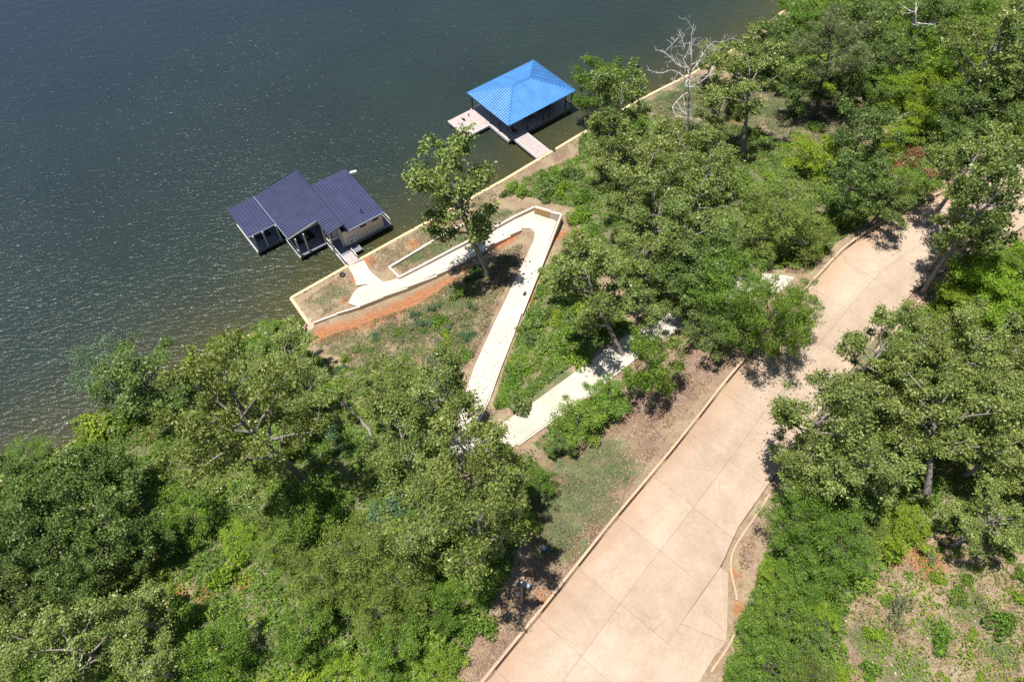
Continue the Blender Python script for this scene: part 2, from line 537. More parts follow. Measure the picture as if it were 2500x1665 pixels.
WIDEN = np.array([at(x, y, 11.5)[:2] for x, y in ((1700, 1440), (1773, 1388), (1778, 1400), (1777, 1440), (1776, 1479), (1775, 1530), (1772, 1568), (1744, 1602), (1706, 1665), (1640, 1780), (1450, 1850), (1500, 1700))])
CTRL = [(1000, 600, 1.1), (1100, 540, 1.2), (1200, 480, 1.2), (1300, 420, 1.2), (800, 690, .92), (780, 740, .95), (920, 640, 1.0), (1250, 455, 1.1),
        (1150, 560, 1.9), (1050, 610, 1.5), (1230, 515, 2.4), (1300, 480, 2.2), (1380, 470, 2.6), (1400, 530, 4.2), (1380, 600, 4.6),
        (900, 775, 1.9), (1000, 735, 2.3), (1100, 705, 3.1), (1150, 800, 4.8), (1050, 850, 4.2), (950, 850, 3.2), (850, 850, 2.2), (1195, 672, 3.5), (1250, 620, 3.7),
        (1340, 720, 5.4), (1400, 800, 7.2), (1300, 860, 7.0), (1450, 700, 7.4), (1520, 760, 9.3),
        (700, 900, 1.9), (600, 900, 1.5), (800, 1000, 4.3), (900, 1000, 5.3), (1000, 1000, 6.0), (1050, 1150, 8.4), (900, 1150, 7.2), (700, 1100, 4.8), (500, 1000, 2),
        (400, 1100, 2.8), (300, 1150, 2.4), (200, 1200, 2.2), (0, 1300, 2.6), (300, 1350, 5.2), (600, 1300, 6.8), (900, 1350, 9.6), (1100, 1350, 10.8), (600, 1500, 9),
        (300, 1600, 8.6), (0, 1600, 7.0), (900, 1600, 11.2), (1100, 1600, 11.6), (-200, 1500, 4.5),
        (1450, 1050, 9.9), (1550, 1000, 10.9), (1650, 950, 11.6), (1400, 1150, 10.6), (1300, 1200, 10.2), (1250, 1300, 10.9), (1700, 850, 11.6),
        (1950, 1350, 12.1), (2100, 1300, 12.5), (2300, 1500, 12.6), (2450, 1600, 12.6), (2000, 1600, 12), (2400, 1000, 13), (2200, 1000, 12.6), (2450, 750, 13.6), (2380, 680, 13.2),
        (1550, 450, 4), (1500, 350, 1.8), (1600, 300, 1.8), (1700, 400, 5), (1650, 600, 8), (1800, 500, 9.5), (1900, 400, 9), (2000, 300, 7.5), (1900, 200, 4.3),
        (1800, 170, 2.2), (2000, 100, 3.6), (2200, 100, 7), (2200, 250, 9.5), (2350, 200, 11), (2100, 430, 11.2), (2300, 400, 12.4), (2050, 520, 12.1), (1950, 600, 11.9),
        (2450, 100, 10), (2500, 250, 12.6), (2480, -60, 6.5), (1440, 420, 2.0)]
cp = [at(*q) for q in CTRL]
cp += [np.array([x, y, 0.86]) for x, y in SHORE]
cp += [RAMPC[i, :3] for i in range(0, len(RAMPC), 9)]
cp += [RC[i] + np.array([0, 0, .1]) for i in range(0, len(RC), 7)]
cp += [np.array(q, float) for q in ((60, 130, 7), (95, 110, 12), (95, 20, 14.5), (60, -15, 13), (5, -15, 11.8), (-35, -5, 9.5), (-60, 12, 5), (110, 150, 10))]
cp = np.array(cp)
_keep = []
for i, p in enumerate(cp):
    if all(np.hypot(*(p[:2] - cp[j][:2])) > 0.9 for j in _keep):
        _keep.append(i)
cp = cp[_keep]


def tps_u(r2):
    return 0.5 * r2 * np.log(r2 + 1e-9)


n_ = len(cp)
d2 = ((cp[:, None, :2] - cp[None, :, :2]) ** 2).sum(-1)
A_ = np.zeros((n_ + 3, n_ + 3))
A_[:n_, :n_] = tps_u(d2) + np.eye(n_) * 6.0
A_[:n_, n_] = 1
A_[:n_, n_ + 1:] = cp[:, :2]
A_[n_:, :n_] = A_[:n_, n_:].T
TPS = np.linalg.solve(A_, np.r_[cp[:, 2], 0, 0, 0])


def near(P, Q):
    """index of and distance to the nearest of Q for each of P"""
    idx = np.empty(len(P), int)
    dst = np.empty(len(P))
    for i in range(0, len(P), 20000):
        d = ((P[i:i + 20000, None, :] - Q[None, :, :]) ** 2).sum(-1)
        k = d.argmin(1)
        idx[i:i + 20000] = k
        dst[i:i + 20000] = np.sqrt(d[np.arange(len(k)), k])
    return idx, dst


def sstep(x):
    x = np.clip(x, 0, 1)
    return x * x * (3 - 2 * x)


def ground(P):
    P = np.asarray(P, float).reshape(-1, 2)
    z = np.empty(len(P))
    for i in range(0, len(P), 20000):
        Q = P[i:i + 20000]
        r2 = ((Q[:, None, :] - cp[None, :, :2]) ** 2).sum(-1)
        z[i:i + 20000] = tps_u(r2) @ TPS[:n_] + TPS[n_] + Q @ TPS[n_ + 1:]
    z = np.clip(z, 0.82, 15.5)
    # gentle unevenness
    z += 0.10 * np.sin(P[:, 0] * 0.9 + 1.3 * np.sin(P[:, 1] * 0.35)) * np.sin(P[:, 1] * 0.8 + np.sin(P[:, 0] * 0.5)) * np.clip((z - 1.1) / 2, 0, 1)
    k, d = near(P, RAMPC[:, :2])
    hw = RAMPC[k, 3]
    w = 1 - sstep((d - hw - 0.35) / 1.8)
    z = z * (1 - w) + (RAMPC[k, 2] - 0.05) * w
    z = np.where(d < hw + 0.15, RAMPC[k, 2] - 0.16, z)
    k, d = near(P, RC[:, :2])
    off = ((P - RC[k, :2]) * RN[k]).sum(1)
    tgt = RC[k, 2] + np.where(off < 0, 0.22, 0.02)
    w = 1 - sstep((d - ROAD_W / 2 - 0.4) / 2.6)
    inside = (d < ROAD_W / 2 + 0.12) & (off < RWID[k] - ROAD_W / 2 + 0.1)
    zr = z * (1 - w) + tgt * w
    z = np.where(inside, RC[k, 2] - 0.22, zr)
    dw, _, _ = seg_dist(P, WIDEN)
    inw = inside_poly(P, WIDEN)
    w = np.where(inw, 1, 1 - sstep((dw - 1.2) / 2.0)) * ~inside
    z = z * (1 - w) + 11.44 * w
    z = np.where(inw & (dw > 0.12) & ~inside, 11.3, z)
    return z


def gz(x, y):
    return float(ground([[x, y]])[0])


def on_ground(px, py, lift=0.0):
    z = 6.0
    for _ in range(14):
        p = at(px, py, z + lift)
        z = 0.5 * z + 0.5 * gz(p[0], p[1])
    return at(px, py, z + lift), z


def seg_dist(P, L):
    """distance to an open polyline and side (positive: right of travel)"""
    best = np.full(len(P), 1e9)
    side = np.zeros(len(P))
    foot = np.zeros((len(P), 2))
    for a_, b_ in zip(L[:-1], L[1:]):
        d = b_ - a_
        t = np.clip(((P - a_) @ d) / (d @ d), 0, 1)
        f_ = a_ + t[:, None] * d
        q = P - f_
        dist = np.hypot(q[:, 0], q[:, 1])
        m_ = dist < best - 1e-9
        best = np.where(m_, dist, best)
        s_ = (P[:, 0] - a_[0]) * d[1] - (P[:, 1] - a_[1]) * d[0]
        side = np.where(m_, s_, side)
        foot[m_] = f_[m_]
    return best, side, foot


def inside_poly(P, poly):
    P = np.asarray(P)
    poly = np.asarray(poly)
    c_ = np.zeros(len(P), bool)
    j = len(poly) - 1
    for i in range(len(poly)):
        yi, yj, xi, xj = poly[i, 1], poly[j, 1], poly[i, 0], poly[j, 0]
        if yi != yj:
            c_ ^= ((yi > P[:, 1]) != (yj > P[:, 1])) & (P[:, 0] < (xj - xi) * (P[:, 1] - yi) / (yj - yi) + xi)
        j = i
    return c_


def to_px(P3):
    v = np.asarray(P3) - np.array([0, 0, HC])
    c_ = v @ CF
    return np.stack([W / 2 + FPX * v[:, 0] / c_, H / 2 - FPX * (v @ CU) / c_], 1)


LAND_POLY = np.vstack([SHORE, [[160, 170], [160, -60], [-140, -60]]])

# ------------------------------------------------------------------ the ground
GS = 0.5
gx = np.arange(-105, 118, GS)
gy = np.arange(-18, 152, GS)
X, Y = np.meshgrid(gx, gy)
P = np.stack([X.ravel(), Y.ravel()], 1)
land = inside_poly(P, LAND_POLY)
dist, side, foot = seg_dist(P, SHORE)
snap = dist < 0.6 * GS
P[snap] = foot[snap]
ok = land | snap
Z = np.zeros(len(P))
Z[ok] = ground(P[ok])
Z[snap] = np.minimum(Z[snap], 0.86)
nx, ny = len(gx), len(gy)
I = np.arange(nx * ny).reshape(ny, nx)
F = np.stack([I[:-1, :-1], I[:-1, 1:], I[1:, 1:], I[1:, :-1]], -1).reshape(-1, 4)
F = F[ok[F].all(1)]
used = np.unique(F)
remap = np.full(nx * ny, -1)
remap[used] = np.arange(len(used))
GV = np.c_[P[used], Z[used]]
me = np_mesh('ground', GV, remap[F], 'soil', smooth=True)


def blobs(Pxy, lst):
    """soft patches: (px, py, radius px) on the ground -> 0..1"""
    o = np.zeros(len(Pxy))
    for x, y, r in lst:
        p, z = on_ground(x * K, y * K)
        R = r * K * depth(p) / FPX
        d = np.hypot(Pxy[:, 0] - p[0], Pxy[:, 1] - p[1])
        o = np.maximum(o, 1 - sstep((d - 0.1 * R) / (1.25 * R)))
    return o


CLAY = [(740, 768, 38), (785, 757, 44), (820, 747, 36), (852, 735, 44), (884, 722, 34), (912, 708, 42), (942, 695, 34), (972, 680, 40), (1003, 666, 32), (1030, 650, 36), (1080, 620, 30), (820, 640, 22), (850, 600, 24), (1000, 505, 40), (950, 560, 25),
        (1290, 540, 26), (1285, 590, 22), (1270, 640, 22), (1240, 640, 20), (1215, 690, 26), (1150, 560, 30), (1175, 550, 25), (870, 660, 18), (790, 690, 14), (1060, 460, 24),
        (400, 1370, 40), (470, 1360, 40), (560, 1340, 30), (690, 1340, 30), (350, 990, 30), (700, 1130, 25), (1250, 1375, 30), (1400, 700, 20), (1270, 720, 20),
        (1690, 280, 22), (1660, 190, 20), (1960, 240, 25), (1700, 470, 20), (2050, 1260, 60), (2130, 1290, 60), (1700, 1400, 28), (1690, 1320, 20), (1320, 550, 18), (900, 1200, 20), (2200, 1080, 40)]
TURF = [(1360, 1080, 100), (1400, 1060, 85), (1330, 1150, 95), (1290, 1230, 85), (1250, 1170, 80), (1300, 1060, 60), (1440, 1090, 45), (1380, 1170, 60), (1320, 1260, 60), (960, 590, 35), (1010, 570, 35), (1060, 550, 30), (1110, 515, 35), (1160, 490, 30),
        (780, 670, 28), (740, 690, 24), (1530, 220, 40), (1580, 200, 40), (1820, 250, 35), (1480, 240, 30), (1290, 870, 40), (1230, 900, 40), (1050, 700, 40), (1000, 740, 40), (930, 770, 40), (1060, 780, 40),
        (900, 860, 60), (1180, 680, 24), (2000, 1480, 70), (2150, 1450, 50), (2080, 1540, 70), (2230, 1400, 60), (2300, 1500, 50), (1760, 250, 60), (1700, 240, 50), (1850, 220, 50), (1930, 260, 40), (1620, 250, 50)]
LITTER = [(1480, 950, 70), (1550, 900, 70), (1620, 850, 60), (1500, 1020, 50), (1420, 1180, 50), (1370, 1250, 50), (1300, 1330, 50), (1230, 1410, 50), (1160, 1500, 60), (1130, 1560, 60), (1590, 830, 60),
          (1180, 600, 30), (1170, 640, 30), (1140, 700, 26), (1120, 760, 26), (1100, 820, 26), (1190, 570, 24), (1720, 1280, 26), (1730, 1200, 24), (1700, 1430, 20), 
          (1750, 660, 60), (1820, 600, 50), (2100, 470, 50), (700, 1000, 40), (1240, 330, 40), (1280, 360, 30), (2000, 1450, 60), (1250, 1010, 25), (2120, 680, 30), (2060, 760, 30), (1220, 960, 30)]
cov = np.zeros((len(GV), 4), np.float32)
for ch, lst in enumerate((CLAY, TURF, LITTER)):
    cov[:, ch] = blobs(GV[:, :2], lst)
VEG = {
    'bluff': [(-60, 1130), (110, 1050), (300, 960), (440, 840), (560, 785), (640, 765), (700, 800), (790, 850), (880, 840), (960, 850), (1030, 860), (1060, 880), (1070, 900), (1000, 1000), (1040, 1130),
              (1230, 1050), (1250, 1100), (1210, 1200), (1170, 1330), (1120, 1410), (1040, 1568), (1000, 1640), (-60, 1640)],
    'wedge': [(1250, 610), (1300, 580), (1350, 620), (1400, 700), (1470, 760), (1400, 790), (1300, 850), (1190, 940), (1130, 940), (1180, 790), (1240, 650)],
    'verge': [(1225, 1020), (1330, 930), (1410, 890), (1440, 920), (1390, 970), (1270, 1060)],
    'wood': [(1330, 260), (1400, 210), (1480, 260), (1600, 290), (1650, 290), (1720, 290), (1800, 330), (1900, 340), (2000, 330), (2100, 300), (2170, 430), (2020, 495), (1920, 560), (1860, 630), (1840, 620),
             (1740, 620), (1700, 650), (1600, 720), (1540, 730), (1450, 690), (1360, 600), (1320, 480), (1200, 450), (1160, 430), (1250, 390), (1330, 360)],
    'far': [(1680, 160), (1760, 90), (1860, 10), (1900, -60), (2420, -60), (2420, 300), (2190, 400), (2100, 300), (2020, 230), (1900, 210), (1800, 210)],
    'right': [(2420, 560), (2260, 570), (2180, 640), (2180, 680), (2100, 710), (2020, 740), (1980, 810), (1880, 900), (1800, 960), (1800, 1080), (1800, 1150), (1785, 1200), (1745, 1300), (1730, 1370), (1705, 1400), (1680, 1460), (1690, 1510), (1640, 1600),
              (1950, 1640), (1940, 1400), (2050, 1290), (2150, 1220), (2250, 1250), (2420, 1290)],
    'clearing': [(1900, 1440), (1990, 1330), (2060, 1290), (2160, 1240), (2420, 1300), (2420, 1640), (1950, 1640)],
}
gpx = to_px(GV) / K
for nm in ('bluff', 'wedge', 'verge', 'wood', 'far', 'right'):
    mk = inside_poly(gpx, VEG[nm])
    cov[mk, 1] = np.maximum(cov[mk, 1], 0.72)
cov[:, 1] *= (1 - 0.75 * cov[:, 0])
cov[:, 3] = 1
ca = me.color_attributes.new('cover', 'FLOAT_COLOR', 'POINT')
ca.data.foreach_set('color', cov.ravel())
ground_o = tag(obj('ground', me), kind='structure')

# ------------------------------------------------------------------ the lake
lx = np.r_[np.arange(-900, -110, 60.), np.arange(-110, 70, 1.25), np.arange(70, 901, 60.)]
ly = np.r_[np.arange(-300, 5, 50.), np.arange(5, 150, 1.25), np.arange(150, 1500, 75.)]
X, Y = np.meshgrid(lx, ly)
P = np.stack([X.ravel(), Y.ravel()], 1)
d, _s, _f = seg_dist(P, SHORE)
I = np.arange(P.shape[0]).reshape(len(ly), len(lx))
F = np.stack([I[:-1, :-1], I[:-1, 1:], I[1:, 1:], I[1:, :-1]], -1).reshape(-1, 4)
me = np_mesh('lake', np.c_[P, np.zeros(len(P))], F, 'lake_water')
att = me.attributes.new('shallow', 'FLOAT', 'POINT')
att.data.foreach_set('value', np.exp(-(d / 7.0) ** 1.3).astype(np.float32))
att = me.attributes.new('painted_sky', 'FLOAT', 'POINT')
att.data.foreach_set('value', (1 - np.exp(-(d / 62.0) ** 2)).astype(np.float32))
tag(obj('lake', me), kind='structure')

# ------------------------------------------------------------------ the timber bulkhead along the shore
bulk = thing('bulkhead', 'tan timber bulkhead wall running along the lake edge', 'retaining wall', (*SHORE[10], 0))
b0 = SHORE[10]


def rel(p, o=None):
    return (p[0] - b0[0], p[1] - b0[1])


cl, _ = resample(SHORE, 0.25)
for si in range(2, len(SHORE) - 2):
    A, B = SHORE[si], SHORE[si + 1]
    L = np.linalg.norm(B - A)
    d = (B - A) / L
    nrm = np.array([d[1], -d[0]])           # to the land
    # face boards sheet + pieces of cap
    mb = MB()
    q = [A + nrm * 0.02, B + nrm * 0.02, B - nrm * 0.10, A - nrm * 0.10]
    mb.prism([(*rel(p), 0.90) for p in q], [(*rel(p), -0.9) for p in q])
    mb.build('wall_face', 'pile_timber', bulk)
    npl = max(1, round(L / 3.66))
    for k in range(npl):
        e0 = 0.14 if (k == 0 and si == 10) else 0.0
        a_ = A + d * (L * k / npl + e0 * 0)
        b_ = A + d * (L * (k + 1) / npl - 0.012)
        zt = 0.955 + 0.006 * ((k + si) % 2)
        q = [a_ + nrm * 0.19, b_ + nrm * 0.19, b_ - nrm * 0.19, a_ - nrm * 0.19]
        mb = MB().prism([(*rel(p), zt) for p in q], [(*rel(p), 0.895) for p in q])
        mb.build('cap_board', 'cap_timber', bulk)
p, z = on_ground(755, 798)
pad = MB().disc((0, 0, -0.3), 0.62, 0.42, 24).mesh('landing_pad', 'kerb_concrete')
o = obj('round_footing', pad, None, (p[0], p[1], z + 0.02))
tag(o, 'round tan concrete footing at the inner end of the bulkhead leg', 'footing')

# ------------------------------------------------------------------ ramps
ramp_names = {0: 'lower', 1: 'landing', 2: 'hairpin', 3: 'middle', 4: 'turn', 5: 'upper'}
for i, rb in enumerate(RIBBONS):
    arr = np.array([[*at(*l, z), *at(*r, z)] for l, r, z in rb])
    dd = np.r_[0, np.cumsum(np.linalg.norm(np.diff((arr[:, :2] + arr[:, 3:5]) / 2, axis=0), axis=1))]
    nn = max(len(arr), int(dd[-1] / 0.8) + 2)
    s_ = np.linspace(0, dd[-1], nn)
    arr = np.stack([np.interp(s_, dd, arr[:, k]) for k in range(6)], 1)
    if i in (0, 3, 5):
        arr = smooth_poly(arr, 2)
    off = 0.004 * i
    mb = MB()
    for k in range(nn):
        l, r = arr[k, :3], arr[k, 3:]
        mb.v += [(l[0], l[1], l[2] + off), (r[0], r[1], r[2] + off), (l[0], l[1], l[2] - .25), (r[0], r[1], r[2] - .25)]
    for k in range(nn - 1):
        a_ = 4 * k
        mb.f += [(a_, a_ + 1, a_ + 5, a_ + 4), (a_, a_ + 4, a_ + 6, a_ + 2), (a_ + 1, a_ + 3, a_ + 7, a_ + 5)]
    o = mb.build('ramp_path', 'ramp_concrete')
    tag(o, kind='structure')


# ------------------------------------------------------------------ walls beside the ramps
def wall(name, label, pts, thick, mat, sections=True, drop=0.5, cat='retaining wall', step=0.0, pname='wall_section', every=None):
    """pts: px, py, top height; every stretch is one section with its own top"""
    w3 = [at(x, y, z) for x, y, z in pts]
    o0 = w3[0]
    t = thing(name, label, cat, (o0[0], o0[1], 0))
    for k in range(len(w3) - 1):
        A, B = w3[k], w3[k + 1]
        d = (B - A)[:2]
        L = np.linalg.norm(d)
        d /= L
        nr = np.array([-d[1], d[0]]) * thick / 2
        n = 1 if not every else max(1, round(L / every))
        for j in range(n):
            f0, f1 = j / n, (j + 1) / n
            a_ = A + (B - A) * f0
            b_ = A + (B - A) * f1
            if step:
                zz = (a_[2] + b_[2]) / 2
                za = zb = zz
            else:
                za, zb = a_[2], b_[2]
            e = 0.0 if step else (thick * 0.35 if j == n - 1 and k < len(w3) - 2 else 0.0)
            q = [(a_[0] - nr[0], a_[1] - nr[1], za), (b_[0] - nr[0] + d[0] * e, b_[1] - nr[1] + d[1] * e, zb),
                 (b_[0] + nr[0] + d[0] * e, b_[1] + nr[1] + d[1] * e, zb), (a_[0] + nr[0], a_[1] + nr[1], za)]
            lo = [(x, y, z - drop) for x, y, z in q]
            mb = MB().prism([(x - o0[0], y - o0[1], z + 0.003 * (k % 3)) for x, y, z in q], [(x - o0[0], y - o0[1], z) for x, y, z in lo])
            mb.build(pname, mat, t)
    return t


# stepped wall on the hill side of the lower ramp
wall('stepped_wall', 'stepped grey concrete wall along the hill side of the lowest ramp', [(766, 788, 1.25), (822, 766, 1.35), (878, 747, 1.5), (935, 724, 1.6), (994, 702, 1.75), (1066, 671, 2.05), (1136, 636, 2.5), (1189, 605, 2.9), (1246, 573, 3.3), (1274, 559, 3.45)],
     0.2, 'wall_concrete', step=1, drop=0.9, every=2.6)
# planter bed between the lower ramp and the shore strip
wall('planter_wall', 'pale concrete wall enclosing the long grassy bed above the shore strip', [(1160, 536, 1.95), (1104, 560, 1.75), (1027, 606, 1.5), (950, 652, 1.3), (974, 676, 1.45), (1040, 642, 1.85), (1104, 608, 2.3), (1195, 562, 3.0), (1250, 531, 3.45), (1304, 505, 3.8)],
     0.26, 'wall_concrete', drop=0.9)
# the wall that closes the hairpin: a boarded stretch and a plain stretch
A = at(1305, 507, 4.35)
B = at(1344, 518, 4.55)
C = at(1371, 524, 4.7)
hw_ = thing('hairpin_wall', 'short wall of upright boards and grey concrete closing the ramp hairpin', 'retaining wall', (A[0], A[1], 0))
d = (B - A)[:2]
L = np.linalg.norm(d)
d /= L
nr = np.array([-d[1], d[0]])
nb = 9
for k in range(nb):
    a_ = (B - A) * (k / nb) + np.array([0, 0, A[2]])
    b_ = (B - A) * ((k + 0.93) / nb) + np.array([0, 0, A[2]])
    off = 0.012 * (k % 2)
    q = [(a_[0] - nr[0] * (.06 + off), a_[1] - nr[1] * (.06 + off)), (b_[0] - nr[0] * (.06 + off), b_[1] - nr[1] * (.06 + off)), (b_[0] + nr[0] * .03, b_[1] + nr[1] * .03), (a_[0] + nr[0] * .03, a_[1] + nr[1] * .03)]
    MB().prism([(*p_, a_[2]) for p_ in q], [(*p_, 2.9) for p_ in q]).build('board', 'fence_timber', hw_)
q0, q1 = np.array([0, 0]), (B - A)[:2]
q = [q0 + nr * .035, q1 + nr * .035, q1 + nr * .30, q0 + nr * .30]
MB().prism([(*q[0], A[2] + .05), (*q[1], B[2] + .05), (*q[2], B[2] + .05), (*q[3], A[2] + .05)], [(*p_, 2.6) for p_ in q]).build('coping', 'wall_concrete', hw_)
q0, q1 = (B - A)[:2], (C - A)[:2]
q = [q0 - nr * .08, q1 - nr * .08, q1 + nr * .2, q0 + nr * .2]
MB().prism([(*q[0], B[2]), (*q[1], C[2]), (*q[2], C[2]), (*q[3], B[2])], [(*p_, 2.6) for p_ in q]).build('wall_panel', 'wall_concrete', hw_)
wall('side_wall', 'bright concrete wall edging the middle ramp down from the hairpin', [(1370, 525, 4.75), (1350, 575, 4.4), (1336, 612, 4.3), (1319, 655, 4.5), (1296, 711, 4.95), (1274, 766, 5.25)], 0.26, 'ramp_concrete', drop=1.0)
wall('ramp_kerb', 'thin concrete kerb along the lower half of the middle ramp', [(1271, 766, 5.15), (1254, 815, 5.5), (1224, 891, 6.2), (1192, 980, 6.8), (1162, 1042, 7.45)], 0.16, 'wall_concrete', drop=0.5, cat='kerb', pname='kerb_section')
wall('ramp_kerb', 'thin concrete kerb along the downhill side of the upper ramp', [(1264, 1087, 8.05), (1377, 1006, 8.75), (1457, 950, 9.4), (1560, 868, 10.28)], 0.16, 'wall_concrete', drop=0.5, cat='kerb', pname='kerb_section')

# ------------------------------------------------------------------ the driveway
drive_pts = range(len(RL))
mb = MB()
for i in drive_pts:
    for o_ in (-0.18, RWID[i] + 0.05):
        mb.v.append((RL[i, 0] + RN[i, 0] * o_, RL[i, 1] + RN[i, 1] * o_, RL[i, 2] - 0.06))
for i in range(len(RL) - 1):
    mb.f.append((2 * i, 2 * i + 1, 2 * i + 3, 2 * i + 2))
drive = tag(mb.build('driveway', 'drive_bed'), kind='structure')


def s_of(px, py, z):
    p = at(px, py, z)
    k, _ = near(p[None, :2], RL[:, :2])
    return RS[k[0]]


def along(s, off):
    i = np.interp(s, RS, np.arange(len(RS)))
    a_ = int(min(i, len(RS) - 2))
    f_ = i - a_
    p = RL[a_] * (1 - f_) + RL[a_ + 1] * f_
    n = RN[a_] * (1 - f_) + RN[a_ + 1] * f_
    return (p[0] + n[0] * off, p[1] + n[1] * off, p[2])


def slab(poly_top, mat='drive_concrete', th=0.14, name='slab', parent=drive):
    so = MB().prism(poly_top, [(x, y, z - th) for x, y, z in poly_top]).build(name, mat, parent)
    la = so.data.attributes.new('lat', 'FLOAT', 'POINT')
    la.data.foreach_set('value', np.full(len(so.data.vertices), 9.0, dtype=np.float32))
    return so


JS = [0.02, s_of(1218, 1630, 11.5), s_of(1311, 1513, 11.5), s_of(1400, 1390, 11.5), s_of(1510, 1265, 11.6), s_of(1595, 1161, 11.7), s_of(1680, 1053, 11.8)]
while JS[-1] + 5.4 < RS[-1] - 1:
    JS.append(JS[-1] + 5.4)
g_ = 0.0075
for k in range(len(JS) - 1):
    for o0, o1 in ((0.0, 4.05), (4.05, None)):
        n = 6
        ss = np.linspace(JS[k] + g_, JS[k + 1] - g_, n)
        ee = [o1 if o1 else float(np.interp(s, RS, RWID)) for s in ss]
        mids = [o0 + g_ + .9, (o0 + ee[0]) / 2, ee[0] - .9]
        mb = MB()
        cols = [[o0 + g_] * n, [mids[0]] * n, [mids[1]] * n, [mids[2]] * n, [e - g_ for e in ee]]
        for cc in cols:
            mb.v += [along(s, o) for s, o in zip(ss, cc)]
        for i in range(4):
            for j in range(n - 1):
                mb.f.append((i * n + j, (i + 1) * n + j, (i + 1) * n + j + 1, i * n + j + 1))
        rim = [(0, j) for j in range(n)] + [(i, n - 1) for i in range(1, 5)] + [(4, j) for j in range(n - 2, -1, -1)] + [(i, 0) for i in range(3, 0, -1)]
        base_i = len(mb.v)
        mb.v += [(mb.v[i * n + j][0], mb.v[i * n + j][1], mb.v[i * n + j][2] - .14) for i, j in rim]
        for q in range(len(rim)):
            i0, j0 = rim[q]
            i1, j1_ = rim[(q + 1) % len(rim)]
            mb.f.append((i0 * n + j0, i1 * n + j1_, base_i + (q + 1) % len(rim), base_i + q))
        so = mb.build('slab', 'drive_concrete', drive)
        la = so.data.attributes.new('lat', 'FLOAT', 'POINT')
        la.data.foreach_set('value', np.array([o for cc in cols for o in cc] + [cols[i][j] for i, j in rim], dtype=np.float32))
# the widening on the far side near the bottom of the drive
sA, sB = s_of(1188, 1665, 11.5), s_of(1311, 1513, 11.5)


def edge_pt(px, py):
    return tuple(at(px, py, 11.5))


j1 = J1 - .2
j2 = RS[np.argmin(np.hypot(RL[:, 0] + RN[:, 0] * ROAD_W - edge_pt(1675, 1525)[0], RL[:, 1] + RN[:, 1] * ROAD_W - edge_pt(1675, 1525)[1]))]
w1 = [along(j1, ROAD_W + g_), edge_pt(1778, 1400), edge_pt(1777, 1440), edge_pt(1776, 1479), edge_pt(1775, 1530), edge_pt(1772, 1567), along(j2 + g_, ROAD_W + g_)]
slab(w1[::-1])
w2 = [along(j2 - g_, ROAD_W + g_), edge_pt(1772, 1567.5), edge_pt(1744, 1602), edge_pt(1706, 1665), edge_pt(1640, 1780), along(0.02, ROAD_W + g_)]
slab(w2[::-1])

# kerb on the lake side, in lengths
kerb = thing('drive_kerb', 'long tan concrete kerb along the lake side of the driveway', 'kerb', (RL[0, 0], RL[0, 1], RL[0, 2]))
s0 = 0.02
gap0, gap1 = s_of(1900, 770, 12.1), s_of(1990, 690, 12.3)
while s0 + 3.0 < RS[-1]:
    s1 = s0 + 3.0
    if not (s0 > gap0 and s1 < gap1 + 1.0):
        n = 4
        top = [along(s, -0.36) for s in np.linspace(s0, s1 - 0.015, n)] + [along(s, -0.15) for s in np.linspace(s1 - 0.015, s0, n)]
        top = [(x - RL[0, 0], y - RL[0, 1], z - RL[0, 2] + 0.30) for x, y, z in top]
        MB().prism(top[::-1], [(x, y, z - 0.6) for x, y, z in top][::-1]).build('kerb_section', 'kerb_concrete', kerb)
    s0 = s1


def edging(label, pts):
    w3 = []
    for x, y in pts:
        p, z = on_ground(x, y)
        w3.append((p[0], p[1], max(z, 11.4) + 0.13))
    w3, _ = resample(np.array(w3), 0.5)
    w3 = smooth_poly(w3, 3)
    w3[:, 2] = np.maximum(w3[:, 2], ground(w3[:, :2]) + .10)
    w3[:, 2] = smooth_poly(w3, 6)[:, 2] + .03
    t = thing('garden_edging', label, 'edging', (w3[0, 0], w3[0, 1], w3[0, 2] - 0.3))
    for i in range(0, len(w3) - 4, 4):
        Q = w3[i:i + 5]
        tg = np.gradient(Q[:, :2], axis=0)
        tg /= np.linalg.norm(tg, axis=1)[:, None]
        nn = np.stack([-tg[:, 1], tg[:, 0]], 1) * 0.085
        top = [(Q[k, 0] + nn[k, 0] - w3[0, 0], Q[k, 1] + nn[k, 1] - w3[0, 1], Q[k, 2] - w3[0, 2] + .3) for k in range(5)] + \
              [(Q[k, 0] - nn[k, 0] - w3[0, 0], Q[k, 1] - nn[k, 1] - w3[0, 1], Q[k, 2] - w3[0, 2] + .3) for k in range(4, -1, -1)]
        MB().prism(top[::-1], [(x, y, z - 0.35) for x, y, z in top][::-1]).build('edging_section', 'kerb_concrete', t)


edging('thin curved concrete edging bulging round a dirt strip beside the driveway', [(1885, 1195), (1846, 1258), (1812, 1305), (1787, 1343), (1778, 1375), (1783, 1400), (1795, 1440), (1800, 1475), (1800, 1500)])
edging('thin concrete edging beside the widened end of the driveway', [(1800, 1520), (1796, 1545), (1770, 1590), (1744, 1625), (1715, 1670)])
edging('thin concrete edging at the bend of the driveway by the lime bushes', [(2135, 860), (2190, 800), (2225, 755), (2255, 722), (2300, 690)])


